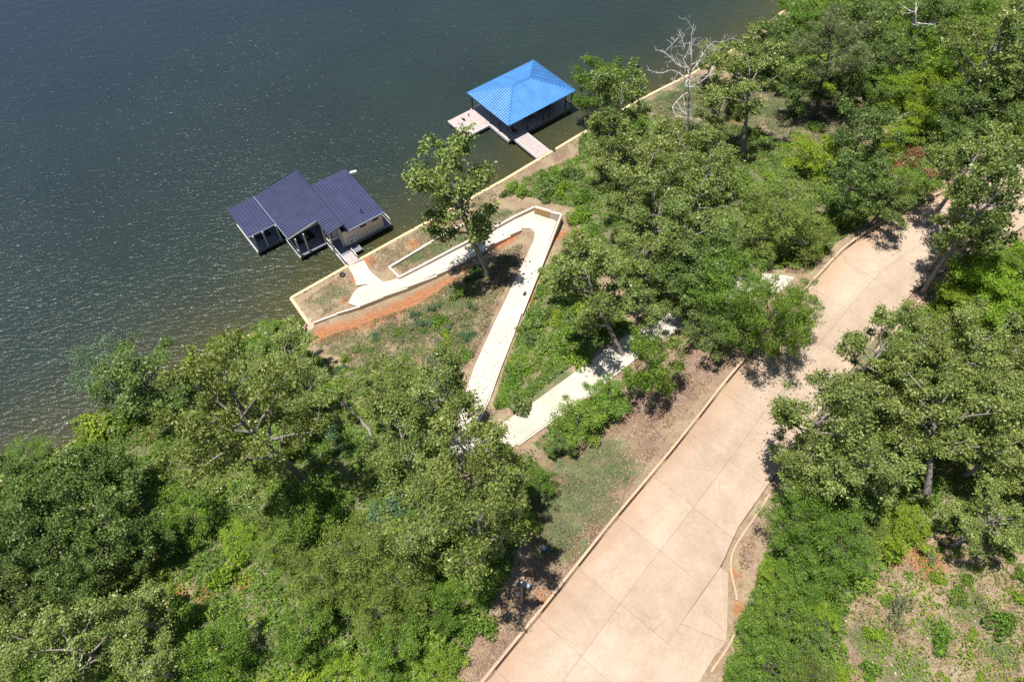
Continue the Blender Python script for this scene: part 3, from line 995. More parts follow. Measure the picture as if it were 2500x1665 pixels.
# ------------------------------------------------------------------ roofs of ribbed sheet
def ribbed(length, width_fn, pitch=0.42, rib=0.08, h=0.075):
    """continuous ribbed sheet: ribs run along y; width_fn(x) -> (y0, y1)"""
    xs = []
    n = max(1, round(length / pitch))
    p = length / n
    for i in range(n):
        x = i * p
        xs += [(x, h), (x + rib, h), (x + rib * 1.5, 0), (x + p - rib * 0.5, 0)]
    xs.append((length, h))
    V, Fq = [], []
    for x, z in xs:
        y0, y1 = width_fn(x)
        V += [(x, y0, z), (x, y1, z)]
    for i in range(len(xs) - 1):
        Fq.append((2 * i, 2 * i + 2, 2 * i + 3, 2 * i + 1))
    return V, Fq


def local(o, ang):
    c_, s_ = math.cos(ang), math.sin(ang)

    def f(u, v, z):
        return (o[0] + u * c_ - v * s_, o[1] + u * s_ + v * c_, z)
    return f


# --- navy boathouse: three mono-pitch roofs over two slips and a cabin
NAVY_O = at(500 + 1565 / 4.48, 350 + 1340 / 4.48, 0.8)
nv = thing('boathouse', 'navy metal roofed boathouse with beige cabin and two covered slips', 'boathouse', (NAVY_O[0], NAVY_O[1], 0), math.radians(38))


def roof_sheet(parent, u0, u1, v0, v1, zf, along_u, name='roof', mat='navy_steel', th=0.07, notch=None):
    mb = MB()
    if along_u:
        def wf(x):
            v = v0 + x
            a_ = u0
            if notch and v < notch[1]:
                a_ = notch[0]
            return (a_, u1)
        V, Fq = ribbed(v1 - v0, wf)
        V = [(y, v0 + x, zf(y, v0 + x) + z) for x, y, z in V]
        Fq = [tuple(reversed(f)) for f in Fq]
    else:
        V, Fq = ribbed(u1 - u0, lambda x: (v0, v1))
        V = [(u0 + x, y, zf(u0 + x, y) + z) for x, y, z in V]
    n = len(V)
    mb.add(V + [(x, y, zf(x, y) - th) for x, y, z in V], Fq + [tuple(i + n for i in reversed(f)) for f in Fq])
    # closing edges
    m_ = n // 2
    for k in range(m_ - 1):
        mb.f.append((2 * k, 2 * k + n, 2 * k + 2 + n, 2 * k + 2))
        mb.f.append((2 * k + 1, 2 * k + 3, 2 * k + 3 + n, 2 * k + 1 + n))
    mb.f.append((0, 1, 1 + n, n))
    mb.f.append((n - 2, 2 * n - 2, 2 * n - 1, n - 1))
    return mb.build(name, mat, parent)


zL = lambda u, v: 3.30 + 0.02 * (v - 9.4)
zM = lambda u, v: 3.70 + 0.15 * (u + 4.45)
zR = lambda u, v: 3.25 + 0.05 * (v - 2.85)
rl_ = roof_sheet(nv, -8.15, -4.2, 9.42, 15.45, zL, False)
rm_ = roof_sheet(nv, -4.45, 1.85, 2.75, 15.1, zM, True, notch=(-0.40, 5.75))
rr_ = roof_sheet(nv, 1.95, 7.55, 2.82, 12.4, zR, False)
MB().box(-4.50, -4.452, 5.75, 15.12, 3.55, 3.79).build('fascia', 'navy_trim', rm_)
MB().box(-8.17, -4.2, 9.36, 9.418, 3.14, 3.34).build('fascia', 'navy_trim', rl_)
mb = MB()
mb.add([(-4.5, 5.69, 3.50), (-0.40, 5.69, 4.1), (-0.40, 5.69, 4.32), (-4.5, 5.69, 3.72), (-4.5, 5.745, 3.50), (-0.40, 5.745, 4.1), (-0.40, 5.745, 4.32), (-4.5, 5.745, 3.72)],
       [(0, 1, 2, 3), (5, 4, 7, 6), (3, 2, 6, 7), (0, 4, 5, 1), (0, 3, 7, 4), (1, 5, 6, 2)])
mb.build('fascia', 'post_grey', rm_)
mb = MB()
mb.add([(1.87, 2.75, 4.58), (1.99, 2.75, 4.58), (1.99, 15.1, 4.58), (1.87, 15.1, 4.58), (1.87, 2.75, 4.74), (1.99, 2.75, 4.74), (1.99, 15.1, 4.74), (1.87, 15.1, 4.74)],
       [(3, 2, 1, 0), (4, 5, 6, 7), (0, 1, 5, 4), (1, 2, 6, 5), (2, 3, 7, 6), (3, 0, 4, 7)])
mb.build('ridge_flashing', 'navy_steel', rm_)
MB().box(1.9, 7.57, 2.74, 2.815, 3.08, 3.30).build('fascia', 'navy_trim', rr_)
mb = MB().tube([(0, 0, 0), (0, 0, 0.55)], 0.06, 8)
mb.tube([(0, 0, 0.5), (0, -0.0, 0.72)], 0.10, 8)
o = mb.build('roof_vent', 'vent_dark', rr_)
o.location = (5.14, 4.4, zR(5, 4.4))
# decks
def deck(name, boxes, parent, mat='deck_dark', z0=0.45, z1=0.7):
    for (u0, u1, v0, v1) in boxes:
        MB().box(u0, u1, v0, v1, z0, z1).build(name, mat, parent)


deck('deck', [(-7.8, -4.15, 9.1, 10.75), (-7.8, -7.0, 10.76, 15.2), (-7.0, -4.15, 14.4, 15.2), (-4.95, -4.15, 10.76, 14.39)], nv)
deck('deck', [(-3.95, 0.1, 5.0, 6.9), (-3.95, -3.1, 6.91, 14.9), (-0.7, 0.1, 6.91, 14.9), (-3.1, -0.71, 14.2, 14.9)], nv)
deck('deck', [(0.11, 1.4, 4.4, 14.9), (-0.1, 1.6, 1.63, 4.39), (1.41, 8.2, 2.75, 12.9)], nv)
deck('step_platform', [(1.84, 3.0, 1.5, 2.74)], nv, 'deck_dark', 0.30, 0.55)
deck('gangway', [(0.05, 1.55, -0.25, 1.62)], nv, 'deck_board', 0.62, 0.98)
# cabin
cab = MB()
cab.box(1.42, 7.18, 3.0, 3.15, 0.7, 3.2)
cab = cab.build('wall', 'wall_stucco', nv)
MB().box(1.42, 1.57, 3.16, 12.1, 0.7, 3.15).build('wall', 'wall_stucco', nv)
MB().box(7.03, 7.18, 3.16, 12.1, 0.7, 3.15).build('wall', 'wall_stucco', nv)
MB().box(1.58, 7.02, 11.95, 12.1, 0.7, 3.15).build('wall', 'wall_stucco', nv)
for u in (3.95, 5.75):
    w = MB().box(u, u + 0.85, 2.965, 2.998, 2.52, 2.78).build('window', 'glass_dark', nv)
    MB().box(u - .05, u + 0.90, 2.975, 2.997, 2.47, 2.519).build('sill', 'post_grey', w)
MB().box(0.75, 1.40, 4.8, 4.88, 0.7, 2.75).build('door', 'wall_white', nv)
MB().box(0.2, 1.40, 5.6, 5.7, 0.7, 3.9).build('wall', 'wall_white', nv)
# posts and beams
for u, v, z in ((-7.6, 9.25, 3.25), (-7.6, 15.0, 3.35), (-6.3, 9.25, 3.25), (-4.5, 9.25, 3.25), (-3.75, 5.2, 3.7), (-2.6, 5.2, 3.85), (-0.15, 5.2, 4.2), (-0.2, 3.0, 4.2), (1.2, 3.05, 4.4), (-3.75, 9.5, 3.7), (-3.75, 14.6, 3.7), (-0.15, 14.6, 4.2), (-4.5, 15.0, 3.35)):
    MB().box(u - .08, u + .08, v - .08, v + .08, 0.7, z).build('post', 'post_grey', nv)
MB().box(-3.9, 0.05, 6.9, 7.1, 2.55, 2.85).build('beam', 'post_grey', nv)
MB().box(-0.28, 1.3, 3.4, 3.58, 2.4, 2.62).build('beam', 'post_grey', nv)
MB().box(-7.6, -4.2, 11.6, 11.8, 2.2, 2.45).build('beam', 'deck_dark', nv)
MB().box(-2.4, -1.6, 7.3, 8.6, 0.75, 1.0).build('boat_lift', 'deck_dark', nv)
# rails: white kick rail and hand rail along the open sides


def rail(parent, a_, b_, h=0.95, z=0.7, n=4, mat='rail_white'):
    a_, b_ = np.array(a_), np.array(b_)
    r = obj('railing', MB().tube([(*a_, z + h), (*b_, z + h)], 0.045, 6).mesh('railing', mat), parent)
    for k in range(n + 1):
        q = a_ + (b_ - a_) * k / n
        obj('baluster', MB().tube([(*q, z), (*q, z + h)], 0.035, 6).mesh('baluster', mat), r)
    obj('kick_board', MB().box(0, 1, 0, 1, 0, 0).mesh('k', mat), r) if False else None
    return r


rail(nv, (-7.72, 9.2), (-7.72, 15.1), n=5)
rail(nv, (-3.88, 5.1), (-3.88, 8.9), n=4)
rail(nv, (-0.05, -0.1), (-0.05, 4.9), n=5)
rail(nv, (1.52, 0.0), (1.52, 1.5), n=2)
rail(nv, (8.1, 2.85), (8.1, 7.0), n=3)
MB().box(-7.86, -7.805, 9.05, 15.2, 0.25, 0.74).build('rim_board', 'rail_white', nv)
MB().box(-4.01, -3.955, 4.95, 9.0, 0.25, 0.74).build('rim_board', 'rail_white', nv)
MB().box(-0.16, -0.105, -0.2, 4.98, 0.35, 0.76).build('rim_board', 'rail_white', nv)
for u, v in ((-7.5, 9.4), (-4.4, 9.4), (-3.7, 5.3), (-0.2, 5.3), (8.0, 3.0), (2.0, 3.0), (5.0, 3.0), (0.0, 2.0), (-7.5, 15.0), (8.0, 12.6), (0.0, 14.6), (-3.7, 14.6)):
    MB().tube([(u, v, -0.9), (u, v, 0.45)], 0.13, 8).build('piling', 'pile_timber', nv)


def put(root, parent_o, ang, u, v, z, rz=0.0):
    p = local(parent_o, ang)(u, v, z)
    root.location = p
    root.rotation_euler = (0, 0, ang + rz)
    return root


ac = thing('condenser_unit', 'white outdoor condenser unit on the beige cabin wall of the boathouse', 'air conditioner')
MB().box(-.45, .45, -.36, 0, 0, .70).build('case', 'ac_white', ac)
MB().disc((-.08, -.365, .36), .26, .02, 24, axis=1).build('fan_grille', 'ac_grey', ac)
MB().disc((-.08, -.388, .36), .07, .02, 12, axis=1).build('fan_hub', 'ac_white', ac)
MB().box(-.40, -.34, -.40, 0.0, -.08, -.001).build('bracket', 'metal_grey', ac)
MB().box(.34, .40, -.40, 0.0, -.08, -.001).build('bracket', 'metal_grey', ac)
put(ac, NAVY_O, math.radians(38), 2.35, 2.985, 1.15)

# --- blue boathouse: hip roof on dark posts
BLUE_O = at(1050 + 945 / 4.9, 100 + 1195 / 4.9, 0.7)
BA = math.radians(39)
bl = thing('boathouse', 'open boathouse with bright blue hipped metal roof on dark posts', 'boathouse', (BLUE_O[0], BLUE_O[1], 0), BA)
EZ, RZ = 3.38, 5.15
U0, U1, V0, V1 = -0.2, 12.6, -0.08, 9.62
VM = (V0 + V1) / 2
RU0, RU1 = 4.55, 7.65
roof = obj('roof', None, bl)
roof.empty_display_size = .2


def hip(p0, p1, q0, q1):
    """panel between eave p0-p1 and ridge q0-q1 (q0 may equal q1), ribs up the slope"""
    p0, p1, q0, q1 = [np.array(p, float) for p in (p0, p1, q0, q1)]
    L = np.linalg.norm(p1 - p0)
    ex = (p1 - p0) / L
    t0 = (q0 - p0) @ ex
    t1 = (q1 - p0) @ ex
    up = (q0 - p0) - t0 * ex
    Hh = np.linalg.norm(up)
    ey = up / Hh
    nrm = np.cross(ex, ey)

    def wf(x):
        if x < t0:
            return (0, Hh * x / t0)
        if x > t1:
            return (0, Hh * (L - x) / (L - t1))
        return (0, Hh)
    V, Fq = ribbed(L, wf, 0.40, 0.13, 0.13)
    V = [p0 + ex * x + ey * y + nrm * z for x, y, z in V]
    n = len(V)
    mb = MB().add(V + [v - nrm * 0.12 for v in V], Fq + [tuple(i + n for i in reversed(f)) for f in Fq])
    for k in range(n // 2 - 1):
        mb.f.append((2 * k, 2 * k + n, 2 * k + 2 + n, 2 * k + 2))
    return mb.build('roof_panel', 'blue_steel', roof)


E00, E10, E11, E01 = (U0, V0, EZ), (U1, V0, EZ), (U1, V1, EZ), (U0, V1, EZ)
R0, R1 = (RU0, VM, RZ), (RU1, VM, RZ)
hip(E00, E10, R0, R1)
hip(E10, E11, R1, R1)
hip(E11, E01, R1, R0)
hip(E01, E00, R0, R0)
for a_, b_ in ((E00, R0), (E10, R1), (E11, R1), (E01, R0), (R0, R1)):
    a_, b_ = np.array(a_), np.array(b_)
    MB().tube([a_ + [0, 0, .02], b_ + [0, 0, .03]], 0.12, 6).build('hip_cap' if a_[2] < 4 else 'ridge_cap', 'blue_cap', roof)
for u, v in ((.17, .23), (.2, 2.42), (.2, 4.66), (.2, 9.0), (12.2, .22), (10.95, .2), (7.9, .27), (6.7, .28), (3.57, .22), (12.2, 9.2), (12.2, 4.6), (6.5, 9.2)):
    MB().box(u - .07, u + .07, v - .07, v + .07, 0.70, 3.36).build('post', 'post_black', bl)
deck('deck', [(0.0, 12.3, 0.0, 3.9), (0.0, 3.4, 3.91, 9.3), (11.3, 12.3, 3.91, 9.3), (3.41, 11.29, 8.5, 9.3)], bl, 'deck_board')
deck('side_deck', [(-4.2, -0.01, 4.55, 9.15)], bl, 'deck_board')
for k in range(12):
    v = -5.5 + k * 0.455
    MB().box(0.75, 3.05, v, v + 0.44, 0.60, 0.80 - 0.004 * (k % 2)).build('gangway_plank', 'deck_board', bl)
MB().box(0.68, 0.745, -5.5, -0.02, 0.45, 0.84).build('gangway_beam', 'rail_white', bl)
MB().box(3.055, 3.12, -5.5, -0.02, 0.45, 0.84).build('gangway_beam', 'rail_white', bl)
MB().box(-0.07, -0.005, 0.0, 4.5, 0.30, 0.74).build('rim_board', 'rail_white', bl)
MB().box(-4.2, -0.08, 4.48, 4.545, 0.35, 0.72).build('rim_board', 'rail_white', bl)
MB().box(-4.27, -4.205, 4.48, 9.2, 0.35, 0.73).build('rim_board', 'rail_white', bl)
MB().box(0.0, 12.3, -0.06, -0.004, 0.25, 0.72).build('rim_board', 'deck_dark', bl)
# cabin in the middle
MB().box(3.7, 4.55, 2.3, 2.42, 0.7, 3.3).build('wall', 'wall_white', bl)
MB().box(6.5, 7.1, 2.3, 2.42, 0.7, 3.3).build('wall', 'wall_white', bl)
MB().box(10.2, 11.1, 2.3, 2.42, 0.7, 3.3).build('wall', 'wall_white', bl)
MB().box(4.56, 6.49, 2.33, 2.40, 0.7, 3.3).build('window', 'glass_dark', bl)
MB().box(7.11, 10.19, 2.33, 2.40, 0.7, 3.3).build('window', 'glass_dark', bl)
MB().box(3.7, 3.82, 2.43, 8.4, 0.7, 3.3).build('wall', 'wall_white', bl)
MB().box(10.98, 11.1, 2.43, 8.4, 0.7, 3.3).build('wall', 'wall_white', bl)
for u, v in ((0.2, 0.3), (4, 0.3), (8, 0.3), (12, 0.3), (-4, 4.8), (-4, 8.9), (0.2, 9), (12, 9), (6, 9), (1, -3), (2.9, -3)):
    MB().tube([(u, v, -0.9), (u, v, 0.45)], 0.13, 8).build('piling', 'pile_timber', bl)
# a chair on the boathouse deck
ch = thing('deck_chair', 'small dark chair at the gangway corner of the blue roofed boathouse', 'chair')
MB().box(-.28, .28, -.26, .26, .40, .46).build('seat', 'vent_dark', ch)
mb = MB().add([(-.28, .22, .46), (.28, .22, .46), (.28, .42, 1.0), (-.28, .42, 1.0), (-.28, .27, .46), (.28, .27, .46), (.28, .47, 1.0), (-.28, .47, 1.0)], [(0, 1, 2, 3), (7, 6, 5, 4), (3, 2, 6, 7), (0, 4, 5, 1), (0, 3, 7, 4), (1, 5, 6, 2)])
mb.build('backrest', 'vent_dark', ch)
for sx in (-1, 1):
    for sy in (-1, 1):
        MB().box(sx * .25 - .025, sx * .25 + .025, sy * .22 - .025, sy * .22 + .025, 0, .40).build('leg', 'vent_dark', ch)
    MB().box(sx * .29 - .03, sx * .29 + .03, -.25, .26, .62, .66).build('armrest', 'vent_dark', ch)
put(ch, BLUE_O, BA, 1.7, 0.85, 0.70, 0.5)
# bollard on the open side deck
bo = thing('mooring_cleat', 'small black mooring cleat on the open side deck of the blue boathouse', 'cleat')
MB().box(-.12, .12, -.06, .06, 0, .03).build('base_plate', 'vent_dark', bo)
MB().tube([(0, 0, .03), (0, 0, .26)], .05, 8).build('stem', 'vent_dark', bo)
MB().tube([(-.24, 0, .30), (-.12, 0, .26), (.12, 0, .26), (.24, 0, .30)], [.03, .045, .045, .03], 8).build('horn', 'vent_dark', bo)
put(bo, BLUE_O, BA, -1.15, 8.2, 0.70, .4)

# ------------------------------------------------------------------ small things
def torus(R, r, n=24, k=10):
    V, Fq = [], []
    for i in range(n):
        for j in range(k):
            a_, b_ = 2 * math.pi * i / n, 2 * math.pi * j / k
            V.append(((R + r * math.cos(b_)) * math.cos(a_), (R + r * math.cos(b_)) * math.sin(a_), r * math.sin(b_)))
            Fq.append((i * k + j, ((i + 1) % n) * k + j, ((i + 1) % n) * k + (j + 1) % k, i * k + (j + 1) % k))
    return MB().add(V, Fq)


p, z = on_ground(836, 672)
ty = thing('tyre', 'black rubber tyre lying on the dirt beside the ramp landing', 'tyre', (p[0], p[1], z + .02))
torus(.26, .11).build('casing', 'rubber', ty, True).location = (0, 0, .09)
p = at(862.5, 421.5, 0)
fl = thing('float', 'small white float bobbing on the lake off the navy boathouse', 'float', (p[0], p[1], 0.0), .4)
MB().prism([(-.42, -.16, .18), (.42, -.16, .18), (.48, .0, .16), (.42, .16, .18), (-.42, .16, .18), (-.46, 0, .16)], [(-.5, -.2, -.06), (.5, -.2, -.06), (.58, 0, -.06), (.5, .2, -.06), (-.5, .2, -.06), (-.54, 0, -.06)]).build('hull', 'ac_white', fl)
MB().tube([(0, 0, .17), (0, 0, .3)], .03, 6).build('eye', 'metal_grey', fl)
# drain box on the middle ramp
p = at(1281, 719, 4.72)
bx_ = thing('utility_light', 'small black box light beside the wall of the middle ramp', 'light', (p[0], p[1], 4.70), 1.1)
MB().box(-.22, .22, -.12, .12, 0, .30).build('housing', 'vent_dark', bx_)
MB().box(-.16, .16, -.145, -.121, .05, .25).build('lens', 'ac_grey', bx_)
# dark hose coil by the gangway foot
p, z = on_ground(1352, 369)
hc = thing('hose_coil', 'small dark coil lying on the bulkhead at the blue boathouse gangway', 'hose', (p[0], p[1], 0.97))
torus(.22, .05, 20, 8).build('loop', 'rubber', hc, True).location = (0, 0, .05)
torus(.19, .045, 20, 8).build('loop', 'rubber', hc, True).location = (.03, .02, .14)

# the tall pole with a square lantern and boxes beside the drive
p, z = on_ground(1271, 1474)
pl = thing('light_pole', 'tall wooden pole carrying a dark square lantern beside the driveway kerb', 'light pole', (p[0], p[1], z - .05))
HP = 5.7
mb = MB().tube([(0, 0, 0), (0, .01, HP)], [.15, .11], 10)
mb.build('pole', 'pole_wood', pl)
mb = MB()
mb.add([(-.24, -.24, 0), (.24, -.24, 0), (.24, .24, 0), (-.24, .24, 0), (-.07, -.07, .30), (.07, -.07, .30), (.07, .07, .30), (-.07, .07, .30)],
       [(3, 2, 1, 0), (4, 5, 6, 7), (0, 1, 5, 4), (1, 2, 6, 5), (2, 3, 7, 6), (3, 0, 4, 7)])
o = mb.build('lantern_roof', 'post_black', pl)
o.location = (0, 0, HP + .12)
o.rotation_euler = (0, 0, math.radians(45))
MB().tube([(0, 0, .301), (0, 0, .40)], .06, 10).build('finial', 'pale_plastic', o)
o = MB().box(-.15, .15, -.15, .15, 0, .24).build('lantern_box', 'post_black', pl)
o.location = (0, 0, HP - .12)
MB().tube([(.12, 0, HP - .5), (.45, 0, HP - .4)], .03, 6).build('lamp_arm', 'metal_grey', pl)
MB().tube([(.47, 0, HP - .50), (.47, 0, HP - .40), (.47, 0, HP - .30)], [.10, .15, .06], 12).build('lamp', 'pale_plastic', pl)
o = MB().box(-.12, .12, -.08, .08, -.16, .22).build('meter_box', 'post_grey', pl)
o.location = (-.26, .0, 2.9)
MB().box(-.15, .15, -.11, .11, .221, .25).build('box_lid', 'post_grey', o)
MB().box(-.14, -.10, -.03, .03, 2.85, 2.95).build('bracket', 'metal_grey', pl)


def barrel(px, py, label, mat, s=1.0):
    p, z = on_ground(px, py)
    t = thing('bucket', label, 'bucket', (p[0], p[1], z))
    MB().tube([(0, 0, 0), (0, 0, .55 * s)], [.20 * s, .26 * s], 16).build('body', mat, t, True)
    MB().tube([(0, 0, .55 * s + .001), (0, 0, .59 * s)], [.275 * s, .275 * s], 16).build('lid', 'pale_plastic', t, True)
    MB().tube([(-.26 * s, 0, .5 * s), (-.2 * s, .0, .75 * s), (.2 * s, 0, .75 * s), (.26 * s, 0, .5 * s)], .02, 6).build('handle', 'metal_grey', t)


barrel(1327, 1341, 'pale blue lidded bucket on the shaded turf near the light pole', 'blue_plastic', .7)
barrel(953, 1458, 'blue lidded bucket half hidden among green bushes on the slope', 'blue_plastic', 1.5)
# white folding lounger in the scrub by the drive bend
p, z = on_ground(1940, 597)
lg = thing('folding_cart', 'white framed folding cart standing in scrub near the driveway bend', 'cart', (p[0], p[1], z), math.radians(-40))
MB().box(-.8, .8, -.35, .35, .55, .60).build('tray', 'ac_white', lg)
for sx in (-1, 1):
    for sy in (-1, 1):
        MB().tube([(sx * .7, sy * .3, 0), (sx * .55, sy * .3, .55)], .03, 6).build('leg', 'metal_grey', lg)
MB().box(-.8, -.1, -.30, .30, .601, .85).build('crate', 'metal_grey', lg)
MB().box(.15, .75, -.28, .28, .601, .70).build('cushion', 'ac_white', lg)
MB().tube([(.8, -.3, .6), (1.1, -.3, 1.0), (1.1, .3, 1.0), (.8, .3, .6)], .03, 6).build('handle', 'ac_white', lg)


# ------------------------------------------------------------------ rocks
def rock_mesh(seed):
    r = np.random.default_rng(seed)
    import bmesh
    bm = bmesh.new()
    bmesh.ops.create_icosphere(bm, subdivisions=2, radius=1.0)
    dirs = r.normal(size=(9, 3))
    dirs /= np.linalg.norm(dirs, axis=1)[:, None]
    cut = r.uniform(.55, .9, 9)
    for v in bm.verts:
        c_ = np.array(v.co)
        for d_, k in zip(dirs, cut):
            e = c_ @ d_ - k
            if e > 0:
                c_ = c_ - d_ * e
        c_ += r.normal(size=3) * .02
        v.co = c_ * [1, .8, .62]
    me = bpy.data.meshes.new('rock')
    bm.to_mesh(me)
    bm.free()
    me.materials.append(MATS['rock'])
    return me


ROCKS = [rock_mesh(s) for s in range(6)]


def rocks(cx, cy, sx, sy, n, lab, grp, smin=.16, smax=.42):
    for i in range(n):
        p, z = on_ground(cx + random.gauss(0, sx), cy + random.gauss(0, sy))
        if not inside_poly(np.array([p[:2]]), LAND_POLY)[0]:
            continue
        o = obj('rock', random.choice(ROCKS), None, (p[0], p[1], z + .02))
        s = random.uniform(smin, smax)
        o.scale = (s, s, s)
        o.rotation_euler = (random.uniform(-.3, .3), random.uniform(-.3, .3), random.uniform(0, 6.28))
        tag(o, lab, 'rock', grp)


rocks(722, 800, 20, 10, 26, 'tan riprap rock heaped at the foot of the bulkhead leg', 'riprap rocks by the bulkhead leg')
rocks(720, 830, 22, 14, 22, 'pale rock on the bank just above the riprap heap', 'rocks on the bank above the riprap', .1, .3)
rocks(880, 985, 22, 16, 22, 'pale pink ledge rock on the bare patch beneath the big oaks', 'rocks on the bare slope patch', .15, .45)
rocks(940, 985, 16, 14, 16, 'pale pink ledge rock on the bare patch beneath the big oaks', 'rocks on the bare slope patch', .15, .45)
rocks(812, 925, 8, 24, 14, 'small cream rock in the stony strip above the fallen limb', 'rocks in the stony strip', .12, .3)


# ------------------------------------------------------------------ foliage
def leaf_quads(C, Nrm, size, aspect, r, tilt=0.6, along_dir=None):
    n = len(C)
    nn = Nrm + r.normal(size=(n, 3)) * tilt
    nn /= np.linalg.norm(nn, axis=1)[:, None]
    t = r.normal(size=(n, 3)) if along_dir is None else along_dir + r.normal(size=(n, 3)) * 0.35
    a_ = t - (t * nn).sum(1)[:, None] * nn
    a_ /= np.linalg.norm(a_, axis=1)[:, None] + 1e-9
    b_ = np.cross(nn, a_)
    s = (size * r.uniform(.5, 1.0, n) * r.choice([.8, 1.1, 1.5], n, p=[.4, .4, .2]) * 1.15)[:, None]
    fold = nn * s * 0.10
    V = np.empty((n, 4, 3), np.float32)
    V[:, 0] = C - a_ * s / 2
    V[:, 1] = C + b_ * s * aspect / 2 + fold
    V[:, 2] = C + a_ * s / 2 - fold * .6
    V[:, 3] = C - b_ * s * aspect / 2 + fold
    return V.reshape(-1, 3), np.arange(n * 4, dtype=np.int32).reshape(n, 4)


class Tree:
    pass


def grow(kind, seed, Ht, R, base_frac, n_limb, leafmat, barkmat, leaf_n, lsize, aspect, clump_r, flat=.62, trunk_r=.22, top=True, droop=0.0, ell=1.0, up=.35, tilt=.6):
    """a tree of height Ht, crown radius R; returns shared meshes"""
    r = np.random.default_rng(seed)
    mb = MB()
    bend = r.normal(size=2) * .25
    tp = []
    for i in range(6):
        f = i / 5
        tp.append(np.array([bend[0] * math.sin(f * 2.4) + r.normal() * .05, bend[1] * math.sin(f * 2.2) + r.normal() * .05, f * Ht * .82]))
    tp[0][:2] = 0
    tr = [trunk_r * (1.15 if i == 0 else 1 - .16 * i) for i in range(6)]
    tp0 = [tp[0] - [0, 0, .4]] + tp
    mb.tube(tp0, [trunk_r * 1.3] + tr, 8)
    clumps = []

    def trunk_at(f):
        x = f * 5
        i = min(4, int(x))
        return tp[i] + (tp[i + 1] - tp[i]) * (x - i)
    hc = Ht * (base_frac + 1) / 2
    hh = Ht * (1 - base_frac) / 2
    az = r.uniform(0, 6.28)
    for k in range(n_limb):
        az += 2.4 + r.normal() * .25
        f = base_frac * .95 + (1 - base_frac * .95) * (k + .3) / n_limb * .92
        p0 = trunk_at(min(.97, f))
        # target on the crown's shell
        lev = (k + .5) / n_limb
        zt = base_frac * Ht + (Ht - base_frac * Ht) * (0.12 + .86 * lev ** .9)
        rr = R * math.sqrt(max(.12, 1 - ((zt - hc) / hh / 1.08) ** 2)) * r.uniform(.72, 1.08)
        end = np.array([tp[3][0] + rr * math.cos(az) * ell, tp[3][1] + rr * math.sin(az) / ell, zt - droop * rr * .25])
        mid = p0 * .45 + end * .55 + np.array([0, 0, (-.08 + up * .3) * rr]) + r.normal(size=3) * .15
        pts = [p0, p0 * .7 + mid * .3 + r.normal(size=3) * .06, mid, end * .6 + mid * .4 + r.normal(size=3) * .1, end]
        r0 = trunk_r * r.uniform(.38, .55) * (1 - .4 * lev)
        mb.tube(pts, [r0, r0 * .8, r0 * .6, r0 * .38, r0 * .14], 5, cap=False)
        ns = max(2, int(rr / 1.0) + 2)
        for j in range(ns):
            q = pts[1 + j % 3] * .5 + pts[2 + j % 3] * .5
            d_ = (end - p0)
            d_ /= np.linalg.norm(d_)
            side_ = np.cross(d_, [0, 0, 1])
            e = q + d_ * r.uniform(.2, .9) + side_ * r.uniform(-1, 1) * R * .38 + np.array([0, 0, r.uniform(-.2, .65) * R * .28])
            mb.tube([q, (q + e) / 2 + r.normal(size=3) * .08, e], [r0 * .42, r0 * .26, r0 * .10], 4, cap=False)
            clumps.append(e)
            if r.random() < .6:
                clumps.append((q + e) / 2 + r.normal(size=3) * .25)
        clumps.append(end)
        clumps.append(end * .75 + mid * .25 + r.normal(size=3) * .3)
    if top:
        for k in range(4):
            clumps.append(tp[5] + np.array([r.normal() * R * .25, r.normal() * R * .25, Ht * .14 * r.uniform(.3, 1.0)]))
    Cl = np.array(clumps)
    # leaves
    w = r.uniform(.5, 1.5, len(Cl))
    idx = r.choice(len(Cl), leaf_n, p=w / w.sum())
    g = r.normal(size=(leaf_n, 3))
    rad = np.abs(r.normal(size=leaf_n)) * .45 + .55
    g = g / np.linalg.norm(g, axis=1)[:, None] * (rad * r.uniform(.35, 1, leaf_n))[:, None]
    cr = clump_r * r.uniform(.65, 1.35, len(Cl))[idx][:, None]
    off = g * cr * np.array([1, 1, flat])
    off[:, 2] -= droop * (off[:, 0] ** 2 + off[:, 1] ** 2) * .35
    C = Cl[idx] + off
    outw = off / (np.linalg.norm(off, axis=1)[:, None] + 1e-6)
    nrm = outw * .55 + np.array([0, 0, .75])
    ctint = r.uniform(0, 1, len(Cl))[idx]
    V, Fq = leaf_quads(C, nrm, np.full(leaf_n, lsize), aspect, r, tilt)
    tint = np.clip(.5 + (ctint - .5) * .55 + r.normal(size=leaf_n) * .20, 0, 1)
    t = Tree()
    t.crown = np_mesh('crown', V, Fq, leafmat, tint)
    t.trunk = mb.mesh('trunk', barkmat, True)
    t.R, t.H = R, Ht
    t.hc = float(np.median(C[:, 2]))
    t.cx, t.cy = float(C[:, 0].mean()), float(C[:, 1].mean())
    return t


PROTO = {}
for k in range(5):
    PROTO['oak%d' % k] = grow('oak', 100 + k, 13.0, 4.2, .46, 11, 'leaf_oak', 'bark_grey', 12500, .215, .62, .74, .6, .26, tilt=.95)
for k in range(2):
    PROTO['tall%d' % k] = grow('tall', 140 + k, 12.0, 2.9, .34, 12, 'leaf_oak', 'bark_grey', 11000, .215, .62, .70, .62, .22, tilt=.95)
PROTO['grand0'] = grow('grand', 171, 14.5, 6.4, .42, 17, 'leaf_oak', 'bark_grey', 27000, .235, .62, .86, .55, .40, tilt=.95)
PROTO['grand1'] = grow('grand', 172, 14.0, 6.0, .45, 16, 'leaf_oak', 'bark_grey', 25000, .235, .62, .86, .55, .36, tilt=.95)
for k in range(4):
    PROTO['dark%d' % k] = grow('dark', 200 + k, 10.5, 4.0, .30, 12, 'leaf_dark', 'bark_dark', 12500, .22, .6, .8, .6, .22, tilt=.9)
